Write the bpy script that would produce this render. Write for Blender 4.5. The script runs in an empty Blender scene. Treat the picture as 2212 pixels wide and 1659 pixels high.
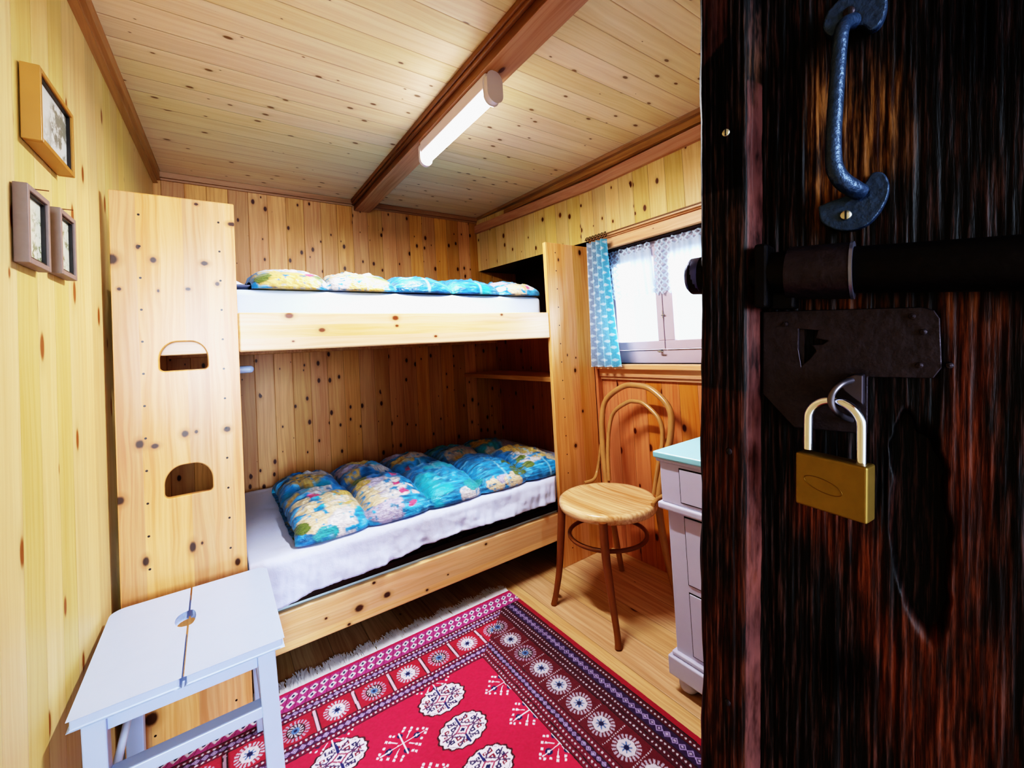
import bpy, math, random
import numpy as np
from mathutils import Matrix, Vector
random.seed(7)
C = bpy.context.scene.collection
PI = math.pi

# ------------------------------------------------------------------ helpers
def mesh_obj(name, V, F, mat=None, parent=None, smooth=False):
    me = bpy.data.meshes.new(name)
    me.from_pydata([tuple(v) for v in V], [], F)
    me.update()
    if smooth:
        me.polygons.foreach_set('use_smooth', [True] * len(me.polygons))
    o = bpy.data.objects.new(name, me)
    C.objects.link(o)
    if mat: me.materials.append(mat)
    if parent: o.parent = parent
    return o

def tag(o, label=None, cat=None, group=None, kind=None):
    if label: o['label'] = label
    if cat: o['category'] = cat
    if group: o['group'] = group
    if kind: o['kind'] = kind
    return o

def thing(name, label, cat, loc=(0, 0, 0), group=None):
    o = bpy.data.objects.new(name, None)
    o.empty_display_size = .05
    C.objects.link(o); o.location = loc
    return tag(o, label, cat, group)

def at(o, parent):
    """keep world-space mesh coordinates when the parent Empty stands at its base"""
    o.parent = parent
    o.matrix_parent_inverse = Matrix.Translation(-Vector(parent.location))
    return o

class MB:
    def __init__(s): s.V = []; s.F = []
    def add(s, V, F):
        n = len(s.V); s.V += [tuple(v) for v in V]; s.F += [tuple(i + n for i in f) for f in F]; return s
    def box(s, x0, x1, y0, y1, z0, z1):
        V = [(x0,y0,z0),(x1,y0,z0),(x1,y1,z0),(x0,y1,z0),(x0,y0,z1),(x1,y0,z1),(x1,y1,z1),(x0,y1,z1)]
        return s.add(V, [(0,3,2,1),(4,5,6,7),(0,1,5,4),(1,2,6,5),(2,3,7,6),(3,0,4,7)])
    def prism(s, poly, axis, a0, a1):
        """poly: 2-D points; extruded along axis ('x','y','z') from a0 to a1"""
        def P(p, a):
            return {'x': (a, p[0], p[1]), 'y': (p[0], a, p[1]), 'z': (p[0], p[1], a)}[axis]
        n = len(poly)
        V = [P(p, a0) for p in poly] + [P(p, a1) for p in poly]
        F = [tuple(range(n)), tuple(range(2*n-1, n-1, -1))] + [(i, (i+1) % n + 0, (i+1) % n + n, i+n) for i in range(n)]
        return s.add(V, F)
    def tube(s, pts, rad, n=10, cap=True, closed=False):
        pts = [Vector(p) for p in pts]; m = len(pts)
        if not hasattr(rad, '__len__'): rad = [rad] * m
        V = []; up = None
        for i, p in enumerate(pts):
            if closed: t = pts[(i+1) % m] - pts[i-1]
            else: t = pts[min(i+1, m-1)] - pts[max(i-1, 0)]
            t.normalize()
            if up is None:
                up = Vector((0,0,1)) if abs(t.z) < .9 else Vector((1,0,0))
            u = (up - t * up.dot(t)).normalized(); w = t.cross(u); up = u
            for k in range(n):
                a = 2*PI*k/n
                V.append(p + (u*math.cos(a) + w*math.sin(a)) * rad[i])
        F = []
        for i in range(m if closed else m-1):
            j = (i+1) % m
            for k in range(n):
                F.append((i*n+k, i*n+(k+1) % n, j*n+(k+1) % n, j*n+k))
        if cap and not closed:
            F.append(tuple(range(n-1, -1, -1))); F.append(tuple((m-1)*n+k for k in range(n)))
        return s.add(V, F)
    def lathe(s, prof, c=(0,0), n=32):
        V = []; F = []
        for r, z in prof:
            for k in range(n):
                a = 2*PI*k/n; V.append((c[0]+r*math.cos(a), c[1]+r*math.sin(a), z))
        for i in range(len(prof)-1):
            for k in range(n):
                F.append((i*n+k, i*n+(k+1) % n, (i+1)*n+(k+1) % n, (i+1)*n+k))
        F.append(tuple(range(n-1,-1,-1))); F.append(tuple((len(prof)-1)*n+k for k in range(n)))
        return s.add(V, F)
    def build(s, name, mat, parent=None, smooth=False, bevel=0, seg=2):
        o = mesh_obj(name, s.V, s.F, mat, None, smooth)
        if bevel:
            m = o.modifiers.new('bevel', 'BEVEL'); m.width = bevel; m.segments = seg; m.limit_method = 'ANGLE'; m.angle_limit = .6
        if smooth:
            o.data.set_sharp_from_angle(angle=.9)
        if parent: at(o, parent)
        return o

def spline(P, n=8):
    P = [Vector(p) for p in P]; out = []
    for i in range(len(P)-1):
        p0 = P[max(i-1,0)]; p1 = P[i]; p2 = P[i+1]; p3 = P[min(i+2, len(P)-1)]
        for k in range(n):
            t = k/n
            out.append(.5*((2*p1) + (p2-p0)*t + (2*p0-5*p1+4*p2-p3)*t*t + (3*p1-p0-3*p2+p3)*t**3))
    out.append(P[-1]); return out

def grid_obj(name, P, mat, colors=None, smooth=True, closed_v=False, parent=None):
    """P: (nu, nv, 3) numpy array -> mesh grid, with optional 'col' colour attribute (nu, nv, 3)"""
    nu, nv = P.shape[:2]
    me = bpy.data.meshes.new(name)
    idx = np.arange(nu*nv).reshape(nu, nv)
    if closed_v:
        a = idx[:-1]; b = idx[1:]
        q = np.stack([a, b, np.roll(b, -1, 1), np.roll(a, -1, 1)], -1).reshape(-1, 4)
    else:
        q = np.stack([idx[:-1,:-1], idx[1:,:-1], idx[1:,1:], idx[:-1,1:]], -1).reshape(-1, 4)
    nf = len(q)
    me.vertices.add(nu*nv); me.vertices.foreach_set('co', P.reshape(-1).astype(np.float32))
    me.loops.add(nf*4); me.loops.foreach_set('vertex_index', q.reshape(-1).astype(np.int32))
    me.polygons.add(nf); me.polygons.foreach_set('loop_start', np.arange(0, nf*4, 4, dtype=np.int32))
    me.polygons.foreach_set('use_smooth', np.full(nf, smooth))
    me.update(calc_edges=True); me.validate()
    if colors is not None:
        ca = me.color_attributes.new('col', 'FLOAT_COLOR', 'POINT')
        c4 = np.ones((nu*nv, 4), np.float32); c4[:, :3] = colors.reshape(-1, 3)
        ca.data.foreach_set('color', c4.reshape(-1))
    me.materials.append(mat)
    o = bpy.data.objects.new(name, me); C.objects.link(o)
    if parent: at(o, parent)
    return o

def srgb(r, g, b):
    f = lambda c: (c/255)/12.92 if c/255 <= .04045 else ((c/255+.055)/1.055)**2.4
    return (f(r), f(g), f(b), 1)
def lin(r, g, b): return np.array(srgb(r, g, b)[:3])

# numpy value noise
def vnoise(x, y, seed=0):
    xi = np.floor(x).astype(np.int64); yi = np.floor(y).astype(np.int64)
    xf = x-xi; yf = y-yi; xf = xf*xf*(3-2*xf); yf = yf*yf*(3-2*yf)
    def h(a, b):
        n = (a*374761393 + b*668265263 + seed*974634777) & 0x7fffffff
        n = ((n ^ (n >> 13)) * 1274126177) & 0x7fffffff
        n = n ^ (n >> 16)
        return (n & 0xffff) / 65535.
    a = h(xi, yi); b = h(xi+1, yi); c = h(xi, yi+1); d = h(xi+1, yi+1)
    return (a*(1-xf)+b*xf)*(1-yf) + (c*(1-xf)+d*xf)*yf
def fbm(x, y, seed=0, o=3):
    r = 0; a = .5
    for i in range(o): r = r + a*vnoise(x*2**i, y*2**i, seed+i*17); a *= .5
    return r/(1-.5**o)
def sstep(a, b, x):
    t = np.clip((x-a)/(b-a), 0, 1); return t*t*(3-2*t)

# ------------------------------------------------------------------ materials
class NT:
    def __init__(s, name):
        s.m = bpy.data.materials.new(name); s.m.use_nodes = True
        s.t = s.m.node_tree; s.t.nodes.clear()
        s.out = s.t.nodes.new('ShaderNodeOutputMaterial')
        s.b = s.t.nodes.new('ShaderNodeBsdfPrincipled')
        s.t.links.new(s.b.outputs[0], s.out.inputs[0])
    def n(s, typ, **kw):
        nd = s.t.nodes.new(typ)
        for k, v in kw.items(): setattr(nd, k, v)
        return nd
    def l(s, a, b): s.t.links.new(a, b)
    def val(s, inp, v):
        if hasattr(v, 'links') or isinstance(v, bpy.types.NodeSocket): s.l(v, inp)
        else: inp.default_value = v
    def math(s, op, a, b=None, c=None, clamp=False):
        nd = s.n('ShaderNodeMath', operation=op); nd.use_clamp = clamp
        s.val(nd.inputs[0], a)
        if b is not None: s.val(nd.inputs[1], b)
        if c is not None: s.val(nd.inputs[2], c)
        return nd.outputs[0]
    def step(s, a, b, x):
        nd = s.n('ShaderNodeMapRange', interpolation_type='SMOOTHSTEP')
        s.val(nd.inputs[0], x); s.val(nd.inputs[1], a); s.val(nd.inputs[2], b)
        nd.inputs[3].default_value = 0; nd.inputs[4].default_value = 1
        return nd.outputs[0]
    def mix(s, f, a, b, mode='MIX'):
        nd = s.n('ShaderNodeMix', data_type='RGBA', blend_type=mode)
        s.val(nd.inputs[0], f); s.val(nd.inputs[6], a); s.val(nd.inputs[7], b)
        return nd.outputs[2]
    def comb(s, x, y, z):
        nd = s.n('ShaderNodeCombineXYZ')
        for i, v in enumerate((x, y, z)): s.val(nd.inputs[i], v)
        return nd.outputs[0]
    def sep(s, v):
        nd = s.n('ShaderNodeSeparateXYZ'); s.l(v, nd.inputs[0]); return nd.outputs
    def noise(s, vec, scale=1., detail=3., rough=.5):
        nd = s.n('ShaderNodeTexNoise'); s.l(vec, nd.inputs['Vector'])
        nd.inputs['Scale'].default_value = scale; nd.inputs['Detail'].default_value = detail; nd.inputs['Roughness'].default_value = rough
        return nd.outputs[0]
    def coord(s): return s.n('ShaderNodeTexCoord').outputs['Object']
    def bump(s, h, strength=.3, dist=.01):
        nd = s.n('ShaderNodeBump'); nd.inputs['Strength'].default_value = strength; nd.inputs['Distance'].default_value = dist
        s.l(h, nd.inputs['Height']); s.l(nd.outputs[0], s.b.inputs['Normal'])

def plain(name, col, rough=.5, metal=0, noise=0, nscale=30, bump=0, **kw):
    m = NT(name)
    m.b.inputs['Roughness'].default_value = rough; m.b.inputs['Metallic'].default_value = metal
    if noise:
        nz = m.noise(m.coord(), nscale, 4)
        dark = (col[0]*(1-noise), col[1]*(1-noise), col[2]*(1-noise), 1)
        m.l(m.mix(nz, dark, col), m.b.inputs['Base Color'])
        if bump: m.bump(nz, bump, .004)
    else: m.b.inputs['Base Color'].default_value = col
    for k, v in kw.items(): m.b.inputs[k].default_value = v
    return m.m

def wood(name, across, along, width, off, c1, c2, ck, groove=.5, gw=.014, kd=11., kal=5., kr=.16, kth=.55, rough=.45,
         var=.25, knots=(), depth=.003, gcol=None, gscale=1.0, holes=(), cathedral=0.):
    """plank / lamella wood. across, along: 0,1,2 object axes; kd, kal: knot cells per metre; knots: explicit (u, v, r, elong)"""
    def soft(c, k=.0):
        g_ = .3*c[0]+.5*c[1]+.2*c[2]; return (c[0]*(1-k)+g_*k, c[1]*(1-k)+g_*k, c[2]*(1-k)+g_*k*.98, 1)
    c1, c2 = soft(c1), soft(c2)
    m = NT(name); co = m.sep(m.coord()); A = co[across]; L = co[along]
    T = co[3-across-along]
    u = m.math('ADD', m.math('DIVIDE', A, width), off)
    idx = m.math('FLOOR', u); fr = m.math('SUBTRACT', u, idx)
    wn = m.n('ShaderNodeTexWhiteNoise', noise_dimensions='1D'); m.l(idx, wn.inputs['W'])
    rnd = wn.outputs['Value']
    wn2 = m.n('ShaderNodeTexWhiteNoise', noise_dimensions='1D'); m.l(m.math('ADD', idx, 37.7), wn2.inputs['W'])
    Lr = m.math('ADD', L, m.math('MULTIPLY', rnd, 13.))
    warp = m.noise(m.comb(m.math('MULTIPLY', A, 9), m.math('MULTIPLY', Lr, 3.), T), 1., 2)
    g1 = m.noise(m.comb(m.math('MULTIPLY', m.math('ADD', A, m.math('MULTIPLY', warp, .035)), 95*gscale), m.math('MULTIPLY', Lr, 2.2), m.math('MULTIPLY', T, 60)), 1., 3, .6)
    g2 = m.noise(m.comb(m.math('MULTIPLY', A, 14*gscale), m.math('MULTIPLY', Lr, 1.1), m.math('MULTIPLY', T, 9)), 1., 2)
    f = m.math('ADD', m.math('MULTIPLY', m.step(.35, .68, g1), .55), m.math('MULTIPLY', m.step(.3, .7, g2), .45))
    col = m.mix(f, c1, c2)
    if cathedral:
        w = m.n('ShaderNodeTexWave', wave_type='RINGS', rings_direction='SPHERICAL'); 
        m.l(m.comb(m.math('MULTIPLY', m.math('SUBTRACT', fr, .5), 1.2), m.math('MULTIPLY', Lr, 2.2), 0.), w.inputs['Vector'])
        w.inputs['Scale'].default_value = 4.; w.inputs['Distortion'].default_value = 3; w.inputs['Detail'].default_value = 1
        col = m.mix(m.math('MULTIPLY', m.step(.55, .95, w.outputs['Fac']), cathedral), col, c2)
    # plank tint
    tint = m.math('ADD', m.math('MULTIPLY', rnd, var), 1-var*.6)
    hv = m.n('ShaderNodeHueSaturation'); m.l(col, hv.inputs['Color']); m.l(tint, hv.inputs['Value'])
    m.l(m.math('ADD', m.math('MULTIPLY', wn2.outputs['Value'], .16), .92), hv.inputs['Saturation'])
    m.l(m.math('ADD', m.math('MULTIPLY', wn2.outputs['Value'], .012), .494), hv.inputs['Hue'])
    col = hv.outputs[0]
    # scattered knots
    if kd:
        vo = m.n('ShaderNodeTexVoronoi', voronoi_dimensions='2D', feature='F1')
        m.l(m.comb(m.math('MULTIPLY', A, kd), m.math('MULTIPLY', Lr, kal), 0.), vo.inputs['Vector'])
        vo.inputs['Scale'].default_value = 1.
        cr = m.sep(vo.outputs['Color'])
        d = m.math('ADD', vo.outputs['Distance'], m.math('MULTIPLY', m.math('SUBTRACT', g1, .5), .05))
        rad = m.math('MULTIPLY', m.step(kth, 1., cr[0]), kr)
        rad = m.math('ADD', rad, -.004)
        core = m.math('SUBTRACT', 1., m.step(m.math('MULTIPLY', rad, .55), m.math('ADD', rad, .012), d))
        halo = m.math('MULTIPLY', m.math('SUBTRACT', 1., m.step(0., m.math('ADD', m.math('MULTIPLY', rad, 2.6), .002), d)), m.math('GREATER_THAN', rad, .01))
        mid = tuple(c2[i]*.75 for i in range(3)) + (1,)
        col = m.mix(m.math('MULTIPLY', halo, .55), col, mid)
        col = m.mix(m.math('MULTIPLY', core, m.math('GREATER_THAN', rad, 0.)), col, ck)
    for (ku, kv, r, el) in knots:
        du = m.math('DIVIDE', m.math('SUBTRACT', A, ku), r); dv = m.math('DIVIDE', m.math('SUBTRACT', L, kv), r*el)
        d = m.math('SQRT', m.math('ADD', m.math('MULTIPLY', du, du), m.math('MULTIPLY', dv, dv)))
        d = m.math('ADD', d, m.math('MULTIPLY', m.math('SUBTRACT', g1, .5), .5))
        halo = m.math('SUBTRACT', 1., m.step(.9, 2.2, d))
        core = m.math('SUBTRACT', 1., m.step(.55, 1.1, d))
        mid = tuple(c2[i]*.7 for i in range(3)) + (1,)
        col = m.mix(m.math('MULTIPLY', halo, .5), col, mid); col = m.mix(m.math('MULTIPLY', core, .93), col, ck)
    for (ku, kv0, n_, st) in holes:       # rows of small drilled holes
        du = m.math('DIVIDE', m.math('SUBTRACT', A, ku), .0034)
        q = m.math('DIVIDE', m.math('SUBTRACT', L, kv0), st)
        dv = m.math('DIVIDE', m.math('MULTIPLY', m.math('SUBTRACT', q, m.math('ROUND', q)), st), .0034)
        d = m.math('SQRT', m.math('ADD', m.math('MULTIPLY', du, du), m.math('MULTIPLY', dv, dv)))
        col = m.mix(m.math('SUBTRACT', 1., m.step(.8, 1.2, d)), col, (.012, .005, .002, 1))
    if groove:
        e = m.math('MINIMUM', fr, m.math('SUBTRACT', 1., fr))
        gm = m.math('MULTIPLY', m.math('SUBTRACT', 1., m.step(gw*.3, gw, e)), groove)
        col = m.mix(gm, col, gcol or (ck[0]*.8, ck[1]*.8, ck[2]*.8, 1))
        m.bump(m.step(0., gw*2.2, e), .5, depth)
    m.l(col, m.b.inputs['Base Color']); m.b.inputs['Roughness'].default_value = rough
    return m.m

K1 = srgb(95, 42, 14)
M_back = wood('pine_panelling_back', 0, 2, .0965, .08, srgb(220,168,104), srgb(190,130,70), srgb(70,26,8), kd=16, kal=9, kr=.17, kth=.38, var=.30)
M_side = wood('pine_panelling_side', 1, 2, .0975, .36, srgb(234,206,142), srgb(214,176,106), srgb(98,52,16), kd=13, kal=8, kr=.17, kth=.45, var=.2)
M_left = wood('pine_panelling_left', 1, 2, .0965, .3, srgb(230,208,148), srgb(214,184,118), srgb(140,80,26), groove=.16, gw=.02, kd=9, kal=3.4, kr=.12, kth=.5, var=.16, depth=.001)
M_low = wood('orange_pine_panelling', 1, 2, .0975, .36, srgb(206,140,86), srgb(178,104,52), srgb(80,30,10), kd=10, kal=6, kr=.15, kth=.55, var=.15)
M_ceil = wood('pine_ceiling', 1, 0, .1, .17, srgb(240,218,176), srgb(226,196,150), srgb(130,96,62), groove=.55, gw=.018, kd=14, kal=7.5, kr=.12, kth=.5, var=.07, depth=.002, gcol=srgb(140,88,48))
M_floor = wood('worn_pine_floor', 0, 1, .14, .4, srgb(214,178,130), srgb(176,130,82), srgb(90,52,22), groove=.45, gw=.012, kd=5, kal=2.5, kr=.1, kth=.6, var=.12, rough=.5)
M_beam = wood('dark_beam_wood', 0, 1, .3, .0, srgb(150,104,62), srgb(108,68,38), srgb(60,26,10), groove=0, kd=6, kal=2.5, kr=.1, kth=.6, rough=.4)
M_bsoft = wood('paler_beam_underside', 0, 1, .3, .0, srgb(196,152,116), srgb(164,114,78), srgb(90,44,22), groove=0, kd=7, kal=3, kr=.1, kth=.6)
M_trim = wood('pine_moulding', 0, 1, .5, .0, srgb(190,148,98), srgb(158,116,70), srgb(90,44,18), groove=0, kd=0)
M_trimx = wood('pine_moulding_back', 2, 0, .5, .0, srgb(198,154,108), srgb(168,118,76), srgb(90,44,18), groove=0, kd=0)
M_case = wood('reddish_casing_wood', 2, 1, .5, .0, srgb(220,172,130), srgb(196,138,94), srgb(90,44,18), groove=0, kd=5, kal=3, kr=.08)
M_casev = wood('reddish_batten_wood', 1, 2, .5, .0, srgb(206,140,90), srgb(178,104,58), srgb(90,44,18), groove=0, kd=5, kal=3, kr=.08)
KN = srgb(44, 12, 6)
knL = [(.256,1.72,.007,.8),(.354,1.664,.014,.6),(.044,1.52,.017,1.1),(.141,1.524,.010,1.1),(.273,1.522,.012,.75),(.306,1.454,.007,1.2),
       (.059,1.429,.006,1),(.227,1.434,.008,.8),(.151,1.426,.004,1.6),(.105,1.563,.006,1.4),(.095,.95,.012,1.3),(.13,.938,.012,.8),
       (.206,.964,.011,1.2),(.235,.966,.006,1.2),(.318,.961,.011,1),(.045,.79,.013,1.2),(.215,.600,.010,2.0),(.1,.592,.009,1.8),(.334,.513,.009,1.6),(.24,.605,.004,1.6),
       (.26,.28,.012,1.3),(.20,.20,.010,1.5),(.1,.12,.02,1.2),(.34,.33,.01,1.5)]
M_boardL = wood('lacquered_pine_board', 0, 2, .058, .25, srgb(234,186,126), srgb(208,144,80), KN, groove=0, kd=0, var=.22, rough=.3, knots=knL, holes=[(.109,.0655,1,.1),(.3155,.0655,1,.1)])
knR = [(1.854,1.647,.006,1.8),(2.02,1.70,.012,1.5),(1.93,1.032,.009,1.6),(1.941,1.102,.005,1),(1.879,1.12,.004,2),(1.9,.62,.011,1.2),(1.97,.80,.008,1.4)]
M_boardR = wood('lacquered_pine_board_right', 0, 2, .06, .3, srgb(234,186,130), srgb(208,144,80), KN, groove=0, kd=0, var=.22, rough=.3, knots=knR, holes=[(1.834,.085,1,.1)])
knU = [(.52,1.345,.012,.5),(.63,1.289,.010,.8),(.92,1.333,.012,.8),(.925,1.30,.006,1),(1.46,1.345,.006,.6),(1.1,1.25,.006,.6),(.53,1.25,.004,1)]
M_railU = wood('lacquered_pine_upper_rail', 2, 0, .047, .1, srgb(242,212,168), srgb(228,184,128), srgb(110,50,20), groove=0, kd=0, var=.12, rough=.3, knots=[(b, a, r, 1.5) for a, b, r, e in knU])
knD = [(.72,.205,.015,.8),(.83,.215,.013,.8),(.60,.215,.005,.7),(.78,.28,.006,.5),(1.0,.17,.006,1.4),(1.3,.27,.006,.6),(1.1,.2,.004,1),(.68,.16,.006,.6)]
M_railD = wood('lacquered_pine_lower_rail', 2, 0, .047, .1, srgb(242,206,156), srgb(226,176,112), srgb(40,12,6), groove=0, kd=0, var=.12, rough=.3, knots=[(b, a, r, 1.3) for a, b, r, e in knD])
M_inner = wood('bed_pine', 0, 1, .08, .1, srgb(220,170,115), srgb(190,130,72), KN, groove=0, kd=0)
M_dark = wood('painted_shade_wood', 1, 2, .0975, .3, srgb(34,16,8), srgb(22,10,5), srgb(10,5,3), kd=0)  # near-black colour puts the deep shade of the niche into the wood
M_white = plain('white_paint', srgb(186,206,244), .35, noise=.06, nscale=25)
M_chest = plain('pale_lavender_paint', srgb(192,192,216), .4, noise=.12, nscale=18)
M_chesttop = plain('pale_aqua_painted_top', srgb(150,215,232), .3, noise=.12, nscale=12)
M_black = plain('dark_gap', (.004,.003,.003,1), .8)
M_winw = plain('mauve_grey_window_paint', srgb(196,178,190), .35, noise=.1, nscale=14)
M_seat = wood('worn_bentwood_seat', 0, 1, .5, 0, srgb(228,194,152), srgb(178,128,80), srgb(90,44,18), groove=0, kd=0, rough=.22)
M_bent = plain('honey_bentwood', srgb(190,142,90), .28, noise=.45, nscale=16)
M_bentd = plain('dark_bentwood', srgb(140,84,44), .3, noise=.5, nscale=16)
M_plast = plain('white_lamp_plastic', srgb(225,215,220), .35)
M_chrome = plain('chrome', srgb(236,240,252), .14, 1)
M_brass = plain('brushed_brass', srgb(150,124,70), .5, .85, noise=.25, nscale=90)
M_iron = plain('blackened_iron', srgb(66,58,66), .45, .7, noise=.5, nscale=160, bump=.25)
M_ironb = plain('blue_black_painted_iron', srgb(60,78,106), .36, .5, noise=.45, nscale=260, bump=.3)
M_bolt = plain('dull_black_bolt', srgb(24,20,24), .45, .6, noise=.4, nscale=120, bump=.2)
M_screw = plain('zinc_screw', srgb(200,195,180), .25, .9)
M_sheet = None

def fabric(name, col, wr=.5, nscale=14, attr=False, streak=False, emis=0):
    m = NT(name)
    co = m.coord()
    if attr:
        at_ = m.n('ShaderNodeAttribute', attribute_name='col'); c = at_.outputs['Color']
        m.l(c, m.b.inputs['Base Color'])
    else: m.b.inputs['Base Color'].default_value = col
    s = m.sep(co)
    nz = m.noise(co, nscale, 5, .6)
    if streak: nz = m.noise(m.comb(m.math('MULTIPLY', s[0], 22), m.math('MULTIPLY', s[1], 55), m.math('MULTIPLY', s[2], 55)), 1., 4, .6)
    m.bump(nz, wr, .02)
    m.b.inputs['Roughness'].default_value = .8
    if 'Sheen Weight' in m.b.inputs: m.b.inputs['Sheen Weight'].default_value = .2
    return m.m
M_sheet = fabric('white_cotton_sheet', srgb(204,214,248), .35, 9)
M_matt = fabric('pale_blue_white_mattress_cover', srgb(200,220,250), .12, 7)
M_duvet = fabric('floral_satin_quilt', None, .55, 14, attr=True, streak=True)
m_ = M_duvet.node_tree.nodes
[n for n in m_ if n.type == 'BSDF_PRINCIPLED'][0].inputs['Roughness'].default_value = .33

# ------------------------------------------------------------------ room
H = 2.196; YF = -3.45; D = 1.0816
def wlx(y): return .058 + .0357*y
MB().box(-.3, 2.6, YF, .15, -.08, 0).build('floor', M_floor).__setitem__('kind', 'structure')
MB().box(-.3, 2.6, YF, .15, H, H+.08).build('ceiling', M_ceil).__setitem__('kind', 'structure')
MB().box(-.25, 2.6, 0, .12, 0, H).build('wall_back', M_back)['kind'] = 'structure'
MB().prism([(wlx(0), 0), (wlx(YF), YF), (wlx(YF)-.12, YF), (wlx(0)-.12, 0)], 'z', 0, H).build('wall_left', M_left)['kind'] = 'structure'
W = 2.123
w = MB(); w.box(-.3, -.06, YF-.12, YF, 0, H); w.box(.80, 2.6, YF-.12, YF, 0, H); w.box(-.06, .80, YF-.12, YF, 2.02, H)
w.build('wall_front', M_back)['kind'] = 'structure'
wy0, wy1, wz0, wz1 = -1.155, -1.86, 1.055, 1.70
w = MB()
w.box(W, W+.13, YF, wy1, 1.0, H); w.box(W, W+.13, wy0, -D, 1.0, H)
w.box(W, W+.13, wy1, wy0, wz1, H); w.box(W, W+.13, wy1, wy0, 1.0, wz0)
w.box(W+.22, W+.25, -D, 0, 1.38, 1.80); w.box(W, W+.22, -D-.0, -D+.02, 1.38, 1.78)
w.prism([(1.99, 0), (W, -D), (W+.25, -D), (W+.25, 0)], 'z', 1.78, H)
o = w.build('wall_right', M_side); o['kind'] = 'structure'
o.data.materials.append(M_low); o.data.materials.append(M_dark)
w = MB(); w.box(W, W+.13, YF, -D, 0, 1.0); w.box(W+.006, W+.13, -D, 0, 0, 1.38)
o2 = w.build('wall_right_lower', M_low); o2['kind'] = 'structure'
w = MB(); w.box(W+.13, W+.25, -D, 0, 1.36, 1.38)
o3 = w.build('trim_niche_floor', M_dark); o3['kind'] = 'structure'; o3.name = 'trim_1'
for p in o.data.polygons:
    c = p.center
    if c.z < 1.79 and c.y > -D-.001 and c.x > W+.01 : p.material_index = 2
# soffit and jambs of the window recess
w = MB()
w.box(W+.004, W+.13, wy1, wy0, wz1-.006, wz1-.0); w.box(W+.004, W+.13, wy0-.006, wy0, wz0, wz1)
w.build('trim_2', plain('recess_shade_brown', srgb(60,40,34), .6))['kind'] = 'structure'  # dark brown paints in the shadow inside the recess

# mouldings
def trimbox(n, mb, mat):
    o = mb.build(n, mat, bevel=.003); o['kind'] = 'structure'; return o
w = MB()
for k in range(1):
    w.prism([(wlx(-.02)+.002, -.02), (wlx(-.02)+.03, -.02), (wlx(YF)+.03, YF), (wlx(YF)+.002, YF)], 'z', H-.045, H)
    w.prism([(wlx(-.02)+.002, -.02), (wlx(-.02)+.018, -.02), (wlx(YF)+.018, YF), (wlx(YF)+.002, YF)], 'z', H-.062, H-.045)
trimbox('trim_3', w, M_trim)
w = MB(); w.box(wlx(0)+.02, 1.06, -.022, 0, H-.03, H); w.box(wlx(0)+.02, 1.06, -.012, 0, H-.042, H-.03)
w.box(1.17, 1.99, -.022, 0, H-.03, H); w.box(1.17, 1.99, -.012, 0, H-.042, H-.03)
trimbox('trim_4', w, M_trimx)
# ceiling beam with its two side mouldings
w = MB(); w.box(1.065, 1.166, YF, -.001, 2.128, H); b = w.build('trim_5', M_beam, bevel=.004); b['kind'] = 'structure'
b.data.materials.append(M_bsoft)
for p in b.data.polygons:
    if p.normal.z < -.9: p.material_index = 1  # underside of the same beam takes the paler wood tone
w = MB(); w.box(1.043, 1.065, YF, -.001, H-.022, H); w.box(1.05, 1.065, YF, -.001, H-.036, H-.022)
at(trimbox('beam_moulding', w, M_beam), b)
# wall beam on the window side
w = MB(); w.prism([(2.015, -.001), (2.105, -1.9), (2.15, YF), (2.3, YF), (2.3, -.001)], 'z', 2.142, H)
w2 = w.build('trim_6', wood('wall_beam_wood', 2, 1, .5, 0, srgb(204,160,84), srgb(160,108,50), srgb(80,40,14), groove=0, kd=4, kal=2, kr=.1), bevel=.004); w2['kind'] = 'structure'
w = MB(); w.prism([(1.985, -.001), (2.085, -1.9), (2.13, YF), (2.15, YF), (2.105, -1.9), (2.015, -.001)], 'z', H-.02, H)
at(trimbox('beam_moulding', w, M_trim), w2)
w = MB(); w.prism([(1.97, -.001), (W-.018, -D), (W-.018, YF), (W, YF), (W, -D), (1.99, -.001)], 'z', 2.072, 2.134)
trimbox('trim_7', w, M_case)
# window casing and sill
w = MB(); w.box(W-.022, W, wy1-.02, -1.10, 1.70, 1.758); w.box(W-.034, W, wy1-.03, -1.09, 1.758, 1.786)
w.box(W-.022, W, -1.155, -1.10, 1.058, 1.70)
trimbox('trim_8', w, M_case)
w = MB(); w.box(W-.05, W+.10, wy1-.03, -1.10, 1.028, 1.055); w.box(W-.024, W, wy1-.02, -1.10, .985, 1.028); w.box(W-.014, W, wy1-.02, -1.10, .968, .985)
trimbox('trim_9', w, M_case)
w = MB(); w.box(2.084, W-.0005, -D-.02, -D+.0, 0, 1.75); trimbox('trim_10', w, M_casev)

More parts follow.
